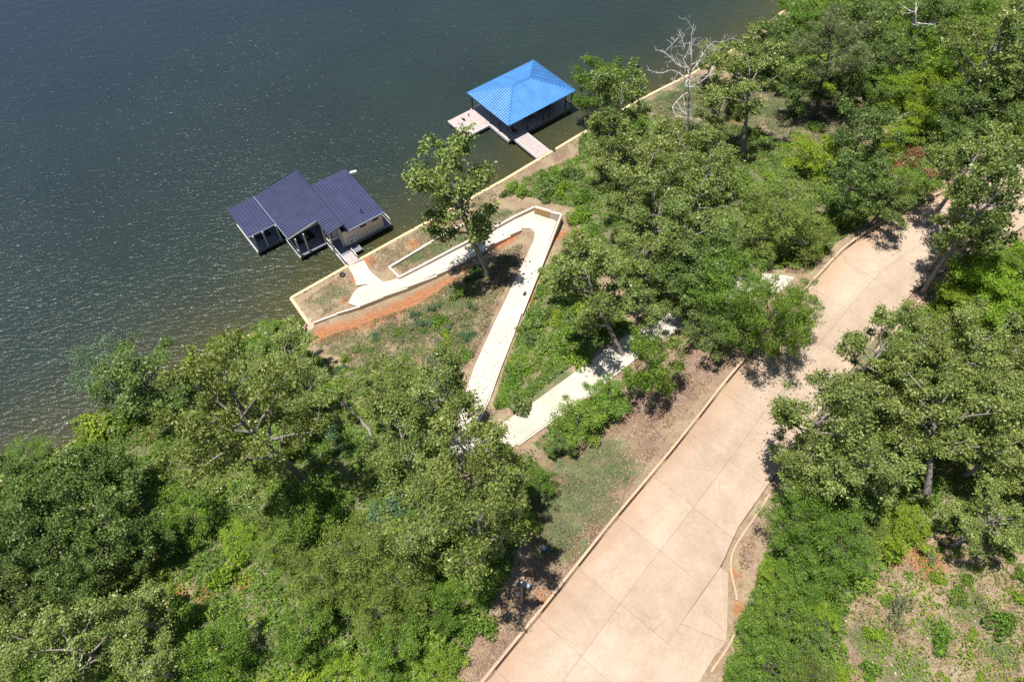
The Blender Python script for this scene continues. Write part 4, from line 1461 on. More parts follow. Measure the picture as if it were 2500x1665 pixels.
for k in range(3):
    PROTO['mid%d' % k] = grow('mid', 300 + k, 7.5, 3.6, .18, 12, 'leaf_mid', 'bark_dark', 11500, .215, .5, .78, .6, .17, tilt=.85)
for k in range(3):
    PROTO['lime%d' % k] = grow('lime', 350 + k, 6.5, 3.4, .16, 12, 'leaf_lime', 'bark_dark', 11000, .22, .42, .78, .55, .14, tilt=.85)
for k in range(3):
    PROTO['feather%d' % k] = grow('feather', 400 + k, 8.5, 3.8, .3, 13, 'leaf_feather', 'bark_dark', 8500, .34, .20, .95, .45, .15, droop=.25)
for k in range(2):
    PROTO['green%d' % k] = grow('green', 430 + k, 8.0, 3.8, .28, 13, 'leaf_mid', 'bark_dark', 9000, .34, .22, .95, .45, .16, droop=.25)
for k in range(2):
    PROTO['pine%d' % k] = grow('pine', 500 + k, 14.0, 3.4, .52, 12, 'leaf_pine', 'bark_dark', 8500, .42, .12, .8, .6, .24, tilt=1.2)
for k in range(2):
    PROTO['willow%d' % k] = grow('willow', 600 + k, 7.5, 3.2, .2, 12, 'leaf_teal', 'bark_dark', 7500, .30, .25, .85, .6, .16, droop=.15)

USED = {}


def make_tree(proto, name, label, cat, group, loc, scale, rot):
    t = PROTO[proto]
    o = thing(name, label, cat, loc, 0, group)
    o.rotation_mode = 'QUATERNION'
    o.rotation_quaternion = rot
    o.scale = scale
    obj('trunk', t.trunk, o)
    obj('crown', t.crown, o)
    return o


def tree(kind, x, y, rpx, label, zs=1.0, name=None, group=None, cat='tree'):
    """crown centre and radius in planting-grid pixels; the foot follows from the ground below"""
    n = len([k for k in PROTO if k.startswith(kind)])
    proto = kind + str(random.randrange(n))
    t = PROTO[proto]
    x, y = x * K, y * K
    z = 6.0
    s = 1.0
    for _ in range(16):
        hc = t.hc * s * zs
        p = at(x, y, z + hc)
        s = 1.05 * rpx * K * depth(p) / FPX / t.R
        z = .5 * z + .5 * gz(p[0], p[1])
    a_ = random.uniform(0, 6.28)
    loc = (p[0] - s * (t.cx * math.cos(a_) - t.cy * math.sin(a_)), p[1] - s * (t.cx * math.sin(a_) + t.cy * math.cos(a_)), 0)
    loc = (loc[0], loc[1], gz(loc[0], loc[1]) - .05)
    nm = name or {'oak': 'oak_tree', 'tall': 'oak_tree', 'dark': 'broadleaf_tree', 'mid': 'broadleaf_tree', 'lime': 'sapling_tree', 'feather': 'locust_tree', 'green': 'locust_tree', 'pine': 'pine_tree', 'willow': 'willow_tree'}[kind]
    return make_tree(proto, nm, label, cat, group, loc, (s, s, s * zs), Quaternion((0, 0, 1), a_))


def tree_foot(proto, bx, by, cx, cy, rpx, label, name, hmax=None, width=1.0):
    """foot and crown centre both seen: the height is the one that makes the stem lean least"""
    p, z = on_ground(bx * K, by * K)
    t = PROTO[proto]
    best = None
    for h in np.linspace(3, hmax or 14, 60):
        c_ = at(cx * K, cy * K, z + h)
        e = np.hypot(*(c_ - p)[:2]) + .12 * h
        if best is None or e < best[0]:
            best = (e, h, c_)
    _, h, c_ = best
    v = Vector(c_ - np.array([p[0], p[1], z]))
    s = v.length / t.hc
    sr = rpx * K * depth(c_) / FPX / t.R * width
    q = Vector((0, 0, 1)).rotation_difference(v.normalized())
    return make_tree(proto, name, label, 'tree', None, (p[0], p[1], z - .1), (sr, sr, s), q)


# trees whose feet can be seen
tree_foot('tall0', 1125, 632, 1052, 440, 112, 'tall slender oak leaning lakewards between the lower and middle ramps', 'oak_tree')
tree_foot('grand0', 705, 1110, 545, 965, 185, 'broad oak with thick bare leaning trunk on the left slope', 'oak_tree', 15)
tree_foot('oak2', 1710, 352, 1722, 180, 102, 'upright oak with long dark bare trunk below the dead tree', 'oak_tree', 14)
tree_foot('pine0', 1867, 275, 1905, 95, 92, 'tall pine with clear leaning trunk over a shaded clearing', 'pine_tree', 18)
tree_foot('tall1', 1432, 815, 1365, 660, 95, 'oak straddling the upper ramp with its trunk at the paving', 'oak_tree', 12)
tree_foot('grand1', 2130, 1140, 2155, 935, 150, 'large oak with pale straight trunk right of the driveway', 'oak_tree', 14)

T = tree
G = 'crowded oaks above the hairpin'
GL = 'olive green oak in the dense stand above the ramp hairpin'
T('tall', 1422, 238, 72, 'pale olive oak on the shore beside the blue boathouse', .9)
T('mid', 1376, 192, 62, 'rounded green tree on the shore behind the pale oak by the blue boathouse', 1.1)
for x, y, r_ in ((1400, 310, 66), (1480, 390, 90), (1560, 330, 80), (1610, 440, 95), (1520, 480, 95), (1450, 440, 70), (1640, 360, 70), (1580, 540, 85)):
    T('oak', x, y, r_, GL, .85, group=G)
GD = 'dark leafy tree shading the slope above the upper ramp'
for x, y, r_ in ((1620, 600, 80), (1560, 640, 70), (1660, 560, 70), (1590, 690, 60)):
    T('dark', x, y, r_, GD, .8, group='dark trees above the upper ramp')
T('oak', 1480, 580, 80, 'yellowish olive oak rising from dark trees above the upper ramp', .9)
T('oak', 1470, 700, 66, 'oak with dead twigs just above the upper ramp paving', .8)
T('tall', 1310, 610, 55, 'small leaning oak overhanging the top of the middle ramp', .7)
T('mid', 1500, 835, 74, 'round bright green tree between the upper ramp and the driveway', 1.25)
T('mid', 1335, 965, 66, 'dense low tree hugging the kerb of the upper ramp', .6)
T('dark', 1290, 1020, 36, 'small dark tree at the lower end of the upper ramp kerb', .6)
T('mid', 1400, 915, 54, 'dense green tree just below the upper ramp kerb', .6)
T('green', 1685, 655, 84, 'feathery bright green tree over the upper ramp beside the driveway', 1.1)
T('green', 1765, 728, 82, 'feathery tree overhanging the driveway kerb and casting shade on it', 1.55)
T('green', 1815, 748, 56, 'feathery tree leaning out over the driveway kerb below the ramp entrance', 1.5)
T('green', 1835, 700, 48, 'thin feathery tree drooping over the kerb where the upper ramp meets the driveway', 1.6)
T('green', 1690, 735, 60, 'small feathery tree on the bank under the tree that shades the driveway', .9)
T('dark', 1640, 760, 62, 'dark tree on the bank between upper ramp and driveway', .7)
T('feather', 1800, 470, 95, 'wispy olive green locust in the stand left of the driveway bend', .8)
T('feather', 1862, 540, 58, 'wispy locust beside the white cart near the driveway bend', .7)
T('feather', 1750, 545, 62, 'wispy locust between dark trees and the white cart', .7)
T('dark', 1990, 300, 78, 'dark rounded tree in front of the shaded clearing', .9)
T('dark', 1960, 420, 75, 'dark tree behind the scrub at the driveway bend', .9)
T('dark', 2040, 460, 66, 'dark low tree against the kerb at the driveway bend', .7)
T('mid', 2080, 430, 55, 'mid green tree at the kerb under the reddish bush', .6)
T('lime', 1880, 355, 66, 'lime green sapling thicket between dark trees near the clearing', .7)
T('oak', 2240, 370, 100, 'spreading oak overhanging the driveway beyond the bend', .9)
T('tall', 2270, 470, 84, 'oak leaning over the driveway beyond the bend', 1.25)
T('oak', 2235, 490, 70, 'roadside oak over the driveway just past the lime trees', 1.2)
T('dark', 2255, 545, 58, 'dark tree at the roadside casting the round shadow on the driveway', 1.0)
GF = 'dense green tree in the far shoreline wood'
for k, x, y, r_ in (('mid', 1725, 125, 45), ('dark', 1790, 75, 42), ('mid', 1850, 25, 50), ('dark', 1800, 130, 55), ('dark', 1765, 90, 60), ('mid', 1830, 50, 62), ('dark', 1990, 60, 75), ('mid', 1930, 10, 62), ('dark', 1850, 190, 60), ('mid', 2050, 30, 60), ('dark', 2060, 130, 60), ('dark', 1950, 190, 60), ('mid', 2180, 130, 72), ('dark', 2140, 30, 66),
                    ('mid', 2220, 20, 70), ('dark', 2260, 230, 85), ('dark', 2340, 210, 80), ('mid', 2310, 300, 60), ('dark', 2350, 120, 70), ('mid', 2180, 260, 60), ('dark', 2230, 310, 60), ('mid', 2030, 220, 55), ('dark', 2000, 130, 55)):
    T(k, x, y, r_, GF, .8, group='dense trees of the far wood')
GY = 'yellow green sapling in the far shoreline wood'
for x, y, r_ in ((1955, 145, 46), (2080, 200, 50), (2130, 200, 48), (2110, 275, 52), (2180, 60, 50), (2160, 170, 46), (2060, 310, 40), (2120, 100, 44), (2230, 150, 40)):
    T('lime', x, y, r_, GY, .8, group='saplings of the far wood')
T('oak', 2285, 95, 100, 'big olive oak standing above the far shoreline wood', 1.0)
T('oak', 1660, 240, 60, 'oak on the shore bank right behind the dead tree', .9)
T('oak', 1640, 130, 46, 'small oak at the bulkhead just past the dead tree', .7)
# the left slope
T('oak', 1000, 900, 112, 'olive oak whose crown brushes the left edge of the middle ramp', 1.0)
T('oak', 1080, 1035, 120, 'olive oak covering the turn between the middle and upper ramps', 1.15)
T('oak', 930, 1010, 100, 'olive oak standing just uphill of the pink ledge rocks', 1.0)
T('oak', 1095, 1195, 122, 'broad olive oak shading the turf by the pale blue bucket', 1.6)
T('oak', 1140, 1105, 84, 'oak at the edge of the turf just below the ramp turn', 1.5)
T('oak', 1150, 1205, 66, 'slim oak at the turf edge beside the light pole', 1.6)
T('oak', 975, 1175, 110, 'olive oak behind the broad oak that shades the turf', 1.0)
T('oak', 880, 900, 78, 'smaller olive oak beside the bare patch of ledge rocks', 1.0)
T('oak', 655, 800, 70, 'oak at the water edge beside the riprap rocks', .7)
T('oak', 690, 900, 75, 'thin oak with bare pale limbs over the stony strip', .8)
T('mid', 610, 775, 44, 'green tree at the waterline between the riprap and the rounded dark tree', .6)
T('mid', 520, 815, 46, 'leafy tree hanging over the bulkhead near the rounded dark tree', .6)
T('dark', 400, 905, 50, 'dark tree at the bulkhead just inland of the rounded lakeside tree', .6)
T('oak', 560, 860, 66, 'olive oak on the bank behind the shoreline willow', .8)
T('dark', 322, 868, 98, 'large rounded dark tree leaning over the lake', .75)
T('willow', 245, 852, 76, 'blue green willow hanging over the lake next to the rounded dark tree', .7)
T('dark', 440, 920, 58, 'dark tree just inland of the rounded lakeside tree', .8)
T('lime', 195, 1020, 34, 'yellow green sapling at the bare bulkhead end on the left shore', .8)
T('green', 60, 1045, 48, 'feathery sapling drooping over the lake on the left shore', .7)
GK = 'dark green tree in the shaded wood on the left shore'
for x, y, r_ in ((150, 1130, 105), (235, 1090, 80), (60, 1220, 95), (250, 1210, 95), (140, 1270, 90), (20, 1110, 70), (330, 1250, 60), (40, 1360, 80), (180, 1360, 70)):
    T('dark', x, y, r_, GK, 1.05, group='dark trees of the left shore wood')
GO = 'grey olive oak at the foot of the wooded left slope'
for x, y, r_ in ((170, 1490, 125), (300, 1420, 90), (60, 1480, 90), (330, 1530, 80)):
    T('oak', x, y, r_, GO, .8, group='oaks at the bottom of the left wood')
GR = 'bright green broadleaf tree on the wooded slope left of the driveway'
for k, x, y, r_ in (('mid', 700, 1180, 80), ('mid', 430, 1180, 66), ('mid', 500, 1490, 75), ('mid', 1000, 1400, 62), ('mid', 700, 1460, 75), ('mid', 900, 1500, 66), ('mid', 1090, 1330, 55), ('mid', 1240, 1110, 40)):
    T(k, x, y, r_, GR, .95, group='bright broadleaf trees on the left slope')
GW = 'olive feathery locust on the wooded slope left of the driveway'
for x, y, r_ in ((820, 1270, 95), (750, 1330, 75), (920, 1340, 78), (640, 1250, 60), (860, 1400, 66)):
    T('feather', x, y, r_, GW, 1.0, group='locusts on the left slope')
T('lime', 560, 1240, 50, 'lime green sapling on the open part of the left slope', .5)
T('lime', 1010, 1545, 60, 'vivid lime sapling near the bottom of the left slope', .5)
T('lime', 780, 1540, 55, 'lime sapling below the feathery locusts on the left slope', .5)
# right of the drive
T('oak', 1895, 960, 122, 'wide oak with its crown over the right edge of the driveway', .95)
T('oak', 1990, 1065, 105, 'oak rising right behind the shrubby trees beside the driveway edging', .85)
T('oak', 2030, 800, 98, 'oak reaching out over the driveway below its bend', .95)
T('oak', 2130, 780, 90, 'oak between the lime trees at the bend and the pale trunked oak', .85)
T('oak', 1850, 1060, 78, 'small oak dropping round shadow on the driveway joint', .9)
GP = 'sunlit olive oak in the stand behind the large pale trunked oak'
for x, y, r_ in ((2250, 800, 105), (2260, 930, 105), (2330, 860, 90), (2320, 1030, 95)):
    T('oak', x, y, r_, GP, .8, group='oaks behind the pale trunked oak')
T('oak', 2290, 1190, 92, 'oak with shiny leaves at the edge of the bare clearing', .8)
GN = 'bright lime tree at the driveway bend behind the sunlit oaks'
for x, y, r_ in ((2260, 650, 85), (2330, 690, 80), (2210, 700, 60), (2310, 590, 62)):
    T('lime', x, y, r_, GN, .7, group='lime trees at the bend')
T('mid', 2350, 620, 60, 'green tree among the lime trees at the driveway bend', .8)
GQ = 'rich green shrubby tree beside the curved edging of the driveway'
for k, x, y, r_, zz in (('green', 1835, 1190, 72, .9), ('mid', 1925, 1175, 62, .6), ('dark', 1850, 1255, 50, .5), ('green', 1925, 1255, 72, .7), ('lime', 1785, 1320, 40, .5), ('mid', 1850, 1325, 60, .6), ('green', 1805, 1410, 66, .7), ('lime', 1880, 1395, 50, .5),
                       ('dark', 1860, 1455, 44, .5), ('green', 1745, 1440, 48, .6), ('green', 1775, 1530, 70, .6), ('mid', 1700, 1545, 40, .5), ('feather', 1860, 1545, 66, .6), ('dark', 1980, 1150, 55, .6), ('lime', 1895, 1215, 34, .9)):
    T(k, x, y, r_, GQ, zz * 1.25, group='shrubby trees beside the driveway edging')
T('lime', 2060, 1200, 72, 'lime green tree in front of the pale straight trunk', .5)
T('feather', 1980, 1220, 60, 'olive feathery tree beside the lime tree near the clearing', .5)


# ------------------------------------------------------------------ dead trees
def dead_tree(name, label, bx, by, tx, ty_, spread, seed, levels=3, r0=.22, hmax=16, n1=7):
    p, z = on_ground(bx * K, by * K)
    best = None
    for h in np.linspace(4, hmax, 60):
        c_ = at(tx * K, ty_ * K, z + h)
        e = np.hypot(*(c_ - p)[:2]) + .1 * h
        if best is None or e < best[0]:
            best = (e, h, c_)
    h = best[1]
    top = best[2] - np.array([p[0], p[1], z])
    r = np.random.default_rng(seed)
    t = thing(name, label, 'tree', (p[0], p[1], z - .1))
    tr = MB()
    pts = [np.array([0, 0, -.3]), np.array([0, 0, 0.])]
    for i in range(1, 6):
        pts.append(top * (i / 5) + r.normal(size=3) * np.array([.22, .22, .05]) * (i < 5))
    rad = [r0 * 1.3, r0 * 1.15, r0, r0 * .8, r0 * .6, r0 * .4, r0 * .12]
    tr.tube(pts, rad, 8)
    tr.build('trunk', 'bark_dead', t, True)

    def br(q, d_, L, rr, lev, mb):
        e = [q]
        dd = d_.copy()
        for _ in range(4):
            dd = dd + r.normal(size=3) * .22 + np.array([0, 0, .07])
            dd /= np.linalg.norm(dd)
            e.append(e[-1] + dd * L / 4)
        rr = max(rr, .013)
        mb.tube(e, [rr, rr * .85, rr * .7, rr * .55, rr * .4], 5 if lev < 2 else 4, cap=False)
        if lev < levels:
            for k in range(3 + (lev == 1)):
                f = 1 + k % 4
                nd = dd + r.normal(size=3) * .75
                nd /= np.linalg.norm(nd)
                br(e[f], nd, L * r.uniform(.4, .62), rr * .5, lev + 1, mb)
    az = r.uniform(0, 6)
    for k in range(n1):
        f = .42 + .5 * k / n1
        x = f * 5 + 1
        i = int(x)
        q = pts[i] + (pts[i + 1] - pts[i]) * (x - i)
        az += 2.4
        d_ = np.array([math.cos(az), math.sin(az), .55])
        d_ /= np.linalg.norm(d_)
        mb = MB()
        br(q, d_, spread * (1.15 - .5 * f) * r.uniform(.8, 1.15), r0 * .42, 1, mb)
        mb.build('branch', 'bark_dead', t, True)


dead_tree('dead_tree', 'bare grey dead tree spreading its branches over the bulkhead', 1582, 305, 1585, 95, 5.8, 5, 4, .20, 16, 10)
dead_tree('dead_tree', 'bare dead snag standing in the far shoreline wood', 2098, 140, 2108, 5, 3.6, 9, 2, .26, 16, 4)
dead_tree('dead_tree', 'small bleached dead stem beside the shaded clearing', 2020, 235, 2012, 190, 1.4, 12, 2, .07, 5, 4)
dead_tree('dead_tree', 'small bleached dead stem among dark shrubs beside the pine', 1960, 235, 1952, 200, 1.2, 15, 2, .06, 4, 4)


def log(px0, py0, px1, py1, label, rad=.14, mat='bark_dead', lift=.25):
    a_, z0 = on_ground(px0 * K, py0 * K, lift)
    b_, z1 = on_ground(px1 * K, py1 * K, lift)
    o0 = (a_[0], a_[1], z0)
    t = thing('fallen_limb', label, 'fallen limb', o0)
    v = b_ - a_
    r = np.random.default_rng(int(px0))
    pts = [v * f + np.array([*(r.normal(size=2) * .12), lift + .1 * math.sin(3 * f)]) for f in np.linspace(0, 1, 6)]
    MB().tube(pts, np.linspace(rad, rad * .4, 6), 7).build('stem', mat, t, True)
    for k in (2, 3, 4):
        e = pts[k] + np.array([*(r.normal(size=2) * .5), .35])
        MB().tube([pts[k], (pts[k] + e) / 2, e], [rad * .45, rad * .3, rad * .1], 5).build('twig', mat, t, True)


log(865, 1015, 770, 905, 'long pale fallen limb lying above the stony strip', .15, 'bark_grey')
log(958, 850, 912, 890, 'dark fallen log on the weedy slope above the oaks', .12, 'bark_dark', .12)
log(2050, 280, 2100, 255, 'bleached fallen limb by the shaded clearing', .08)
log(820, 1380, 790, 1450, 'pale fallen trunk in the gully below the feathery locusts', .12, 'bark_grey', .1)


# ------------------------------------------------------------------ bushes
def bush_mesh(seed, leafmat, n, size, aspect, flat=.75, spray=False):
    r = np.random.default_rng(seed)
    nb = 9
    bc = np.c_[r.normal(size=(nb, 2)) * .38, r.uniform(.18, .62, nb)]
    idx = r.integers(0, nb, n)
    g = r.normal(size=(n, 3))
    g /= np.linalg.norm(g, axis=1)[:, None]
    rad = r.uniform(.55, 1.05, n) ** .6 * r.uniform(.30, .46, nb)[idx]
    off = g * rad[:, None] * np.array([1, 1, flat])
    C = bc[idx] + off
    C[:, 2] = np.abs(C[:, 2]) + .02
    nrm = g * .6 + np.array([0, 0, .7])
    V, Fq = leaf_quads(C, nrm, np.full(n, size), aspect, r, .55, along_dir=g if spray else None)
    ti = np.clip(.5 + (r.uniform(0, 1, nb)[idx] - .5) * .6 + r.normal(size=n) * .2, 0, 1)
    return np_mesh('bush', V, Fq, leafmat, ti)


BUSH = {}
for nm, mat, n, size, asp, sp in (('mid', 'leaf_mid', 900, .17, .5, False), ('lime', 'leaf_lime', 900, .17, .42, True), ('dark', 'leaf_dark', 950, .17, .55, False), ('fern', 'leaf_mid', 850, .24, .22, True),
                                  ('sage', 'leaf_sage', 900, .15, .35, False), ('red', 'leaf_red', 800, .17, .4, False), ('teal', 'leaf_teal', 850, .18, .3, True), ('oak', 'leaf_oak', 850, .17, .55, False)):
    BUSH[nm] = [bush_mesh(700 + 13 * k + hash(nm) % 7 * 0 + len(nm), mat, n, size, asp, spray=sp) for k in range(3)]
STEM = MB()
for k in range(5):
    a_ = k * 1.26
    STEM.tube([(0, 0, -.15), (.12 * math.cos(a_), .12 * math.sin(a_), .2), (.3 * math.cos(a_), .3 * math.sin(a_), .5)], [.03, .022, .008], 5, cap=False)
STEM = STEM.mesh('stem', 'bark_dark', True)


def bush(kind, x, y, r_m, label, group, h=1.0):
    p, z = on_ground(x * K, y * K, r_m * .4)
    z = gz(p[0], p[1])
    o = thing('bush', label, 'bush', (p[0], p[1], z - .04), random.uniform(0, 6.28), group)
    o.scale = (r_m, r_m, r_m * h)
    obj('foliage', random.choice(BUSH[kind]), o)
    obj('stem', STEM, o)
    return o


def free(x, y, pad=.5):
    p, z = on_ground(x * K, y * K)
    q = p[None, :2]
    k, d = near(q, RAMPC[:, :2])
    if d[0] < RAMPC[k[0], 3] + pad:
        return False
    k, d = near(q, RC[:, :2])
    if d[0] < ROAD_W / 2 + pad + .3:
        return False
    return bool(inside_poly(q, LAND_POLY)[0]) and seg_dist(q, SHORE)[0][0] > .5


def bushes(region, n, kinds, rmin, rmax, label, group, mind=26):
    poly = np.array(VEG[region]) if isinstance(region, str) else np.array(region)
    lo, hi = poly.min(0), poly.max(0)
    got = []
    tries = 0
    while len(got) < n and tries < n * 40:
        tries += 1
        q = np.array([random.uniform(lo[0], hi[0]), random.uniform(lo[1], hi[1])])
        if not (-40 < q[0] < 2395 and -40 < q[1] < 1610) or not inside_poly(q[None], poly)[0]:
            continue
        if any(np.hypot(*(q - g)) < mind for g in got):
            continue
        r_m = random.uniform(rmin, rmax)
        if not free(q[0], q[1], r_m * .6):
            continue
        got.append(q)
        bush(random.choice(kinds), q[0], q[1], r_m, label, group, random.uniform(.75, 1.15))


bushes('bluff', 70, ['mid', 'mid', 'lime', 'fern', 'fern', 'oak', 'dark', 'teal'], .8, 1.9, 'leafy bush in the undergrowth of the wooded left slope', 'bushes on the left slope', 40)
bushes('wedge', 26, ['mid', 'mid', 'lime', 'dark'], .7, 1.6, 'green bush on the slope between the middle and upper ramps', 'bushes between middle and upper ramps', 24)
bushes('verge', 9, ['mid', 'dark', 'fern'], .6, 1.1, 'green bush on the bank below the upper ramp kerb', 'bushes below the upper ramp', 26)
bushes('wood', 32, ['mid', 'dark', 'dark', 'lime', 'fern', 'oak'], .9, 2.0, 'leafy bush in the wood above the ramp hairpin', 'bushes in the wood above the hairpin', 42)
bushes('far', 24, ['mid', 'dark', 'lime', 'lime', 'fern'], 1.0, 2.2, 'leafy bush in the far shoreline wood', 'bushes in the far wood', 40)
bushes('right', 30, ['mid', 'lime', 'fern', 'fern', 'mid'], .7, 1.6, 'leafy bush under the trees right of the driveway', 'bushes right of the driveway', 42)
bushes('clearing', 30, ['lime', 'fern', 'mid', 'sage', 'lime'], .3, 1.25, 'small bush on the bare clearing right of the driveway', 'bushes on the bare clearing', 36)
OPEN = [(800, 800), (860, 760), (960, 720), (1050, 660), (1110, 640), (1090, 740), (1070, 850), (960, 860), (870, 850), (780, 850)]
bushes(OPEN, 30, ['sage', 'mid', 'mid', 'teal', 'oak', 'lime'], .5, 1.25, 'low weedy bush on the open slope under the lowest ramp wall', 'low bushes on the open slope', 18)
for x, y, k, r_ in ((1178, 430, 'mid', 1.5), (1205, 440, 'mid', 1.3), (1160, 445, 'dark', 1.0), (1260, 410, 'mid', 1.6), (1290, 440, 'lime', 1.4), (1300, 400, 'dark', 1.7), (1330, 500, 'lime', 1.6), (1340, 450, 'mid', 1.8), (1320, 540, 'lime', 1.0), (1250, 455, 'dark', 1.1)):
    bush(k, x, y, r_, 'green bush on the bank between the bulkhead and the hairpin wall', 'bushes between bulkhead and hairpin', .95)
for x, y in ((1098, 615), (1085, 625), (1108, 632), (1078, 640)):
    bush('dark', x, y, random.uniform(.6, .95), 'dark bush round the foot of the tall leaning oak', 'bushes at the leaning oak')
for x, y, r_ in ((2090, 365, 1.3), (2110, 350, 1.2), (2070, 385, 1.1), (2140, 400, 1.0)):
    bush('red', x, y, r_, 'rusty red bush at the top of the driveway bend', 'red bushes at the driveway bend')
SHB = [(650, 762), (615, 770), (585, 780), (555, 792), (525, 805), (497, 818), (430, 848), (405, 866), (385, 884), (362, 902), (340, 918), (320, 932), (262, 968), (240, 982), (218, 996), (196, 1012), (110, 1062), (88, 1074), (60, 1086), (30, 1100), (5, 1112)]
for i, (x, y) in enumerate(SHB):
    bush(('mid', 'oak', 'lime', 'fern')[i % 4], x + 5, y + 5, (2.4, 2.0, 2.2, 1.9, 2.5)[i % 5], 'leafy bush overhanging the lake from the left shore bulkhead', 'bushes overhanging the left bulkhead', .9)
for x, y, r_ in ((215, 1035, .8), (250, 1010, .7), (150, 1058, .7)):
    bush('lime', x, y, r_, 'yellow green bush growing along the left shore bulkhead', 'bushes along the left bulkhead')


# ------------------------------------------------------------------ ground cover
def scatter(region, dens, rng, clear=.35):
    poly = np.array(VEG[region]) if isinstance(region, str) else np.array(region)
    W3 = np.array([on_ground(x * K, y * K)[0][:2] for x, y in poly])
    lo, hi = W3.min(0), W3.max(0)
    n = int((hi - lo).prod() * dens)
    P = rng.uniform(lo, hi, (n, 2))
    P = P[inside_poly(P, W3) & inside_poly(P, LAND_POLY)]
    k, d = near(P, RAMPC[:, :2])
    P = P[d > RAMPC[k, 3] + clear]
    k, d = near(P, RC[:, :2])
    P = P[d > ROAD_W / 2 + .5]
    P = P[seg_dist(P, SHORE)[0] > .35]
    return P


def mound(P, rng, cell=1.6):
    """0..1 lumpy height field"""
    h = np.zeros(len(P))
    for s, w in ((cell, .6), (cell * .45, .4)):
        ph = rng.uniform(0, 6.28, 8)
        th = rng.uniform(0, 6.28, 8)
        v = sum(np.sin((P[:, 0] * np.cos(t) + P[:, 1] * np.sin(t)) * 2 * math.pi / (s * f) + p_) for t, p_, f in zip(th, ph, np.linspace(1.2, 3.2, 8)))
        h += w * np.clip(.5 + v / 5.5, 0, 1)
    return h


def cover(name, label, cat, regions, dens, mat, size, aspect, hmax, seed, thin=.35, tilt=.6):
    r = np.random.default_rng(seed)
    Vs, Fs, Ts = [], [], []
    off = 0
    for reg in regions:
        P = scatter(reg, dens, r)
        if len(P) == 0:
            continue
        m_ = mound(P, r)
        keep = m_ > thin * r.uniform(.55, 1.25, len(P))
        P, m_ = P[keep], m_[keep]
        z = ground(P)
        lift = np.clip(m_ - thin * .6, .05, 1) * hmax * r.uniform(.25, 1, len(P))
        C = np.c_[P, z + lift + .03]
        nrm = np.tile([0, 0, 1.0], (len(P), 1)) + r.normal(size=(len(P), 3)) * .2
        V, Fq = leaf_quads(C, nrm, np.full(len(P), size), aspect, r, tilt)
        Vs.append(V)
        Fs.append(Fq + off)
        off += len(V)
        m2 = mound(P, r, 5.0)
        Ts.append(np.clip(m2 * .8 + r.normal(size=len(P)) * .18, 0, 1))
    me = np_mesh(name, np.vstack(Vs), np.vstack(Fs), mat, np.concatenate(Ts))
    return tag(obj(name, me), label, cat, kind='stuff')


SLOPE = [(760, 770), (960, 700), (1110, 600), (1200, 560), (1190, 620), (1100, 800), (1060, 860), (960, 860), (700, 800)]
cover('undergrowth', 'tangled green undergrowth covering the wooded slopes', 'undergrowth', ['bluff', 'wood', 'far', 'right', 'wedge', 'verge'], 62, 'leaf_mid', .26, .5, 1.0, 31, .30)
cover('creeper', 'yellow green creeper spreading through the undergrowth', 'creeper', ['bluff', 'far', 'right', 'wedge', 'clearing'], 40, 'leaf_lime', .22, .45, .9, 32, .52)
cover('olive_weeds', 'olive weeds scattered through the undergrowth', 'weeds', ['bluff', 'wood', 'wedge', OPEN, SLOPE, 'clearing'], 34, 'leaf_feather', .22, .3, .6, 33, .44)
GLADE = [(1480, 240), (1640, 180), (1720, 200), (1850, 195), (1950, 220), (2030, 250), (1990, 330), (1800, 340), (1720, 300), (1600, 300)]
cover('sage_weeds', 'grey green weeds dotted over the open slope and glade', 'weeds', [SLOPE, OPEN, GLADE], 85, 'leaf_sage', .19, .3, .45, 34, .38, .9)
bushes(GLADE, 12, ['mid', 'sage', 'dark', 'lime'], .5, 1.2, 'low bush in the grassy glade around the pine and dead tree', 'low bushes in the glade', 30)
LAWN = [(1300, 1050), (1400, 1010), (1460, 1060), (1440, 1120), (1380, 1200), (1290, 1280), (1230, 1290), (1210, 1200), (1250, 1100)]
BED = [(905, 612), (1040, 530), (1150, 490), (1220, 480), (1200, 510), (1080, 570), (925, 630)]
STRIP = [(690, 695), (790, 630), (830, 640), (800, 690), (740, 730)]
FARG = [(1450, 260), (1600, 170), (1640, 180), (1600, 250), (1480, 280)]
cover('turf', 'short blue green turf patches', 'grass', [LAWN, BED, FARG, GLADE], 170, 'leaf_grass', .20, .16, .2, 35, .36, 1.0)
cover('dry_grass', 'dry straw coloured grass tufts on bare soil', 'grass', [LAWN, STRIP, BED, SLOPE, 'clearing', [(1230, 1020), (1420, 990), (1600, 850), (1640, 870), (1500, 1050), (1380, 1220), (1180, 1480), (1080, 1568), (1040, 1568), (1180, 1330)],
      [(780, 660), (830, 600), (1000, 510), (1130, 430), (1260, 350), (1330, 310), (1330, 340), (1150, 460), (980, 560), (860, 640)]], 90, 'leaf_straw', .22, .15, .14, 36, .42, 1.0)
cover('green_tufts', 'green grass tufts on the shore strip', 'grass', [STRIP, [(830, 600), (1000, 510), (1130, 430), (1150, 460), (980, 560), (880, 620)]], 130, 'leaf_sage', .19, .18, .2, 37, .50, 1.0)

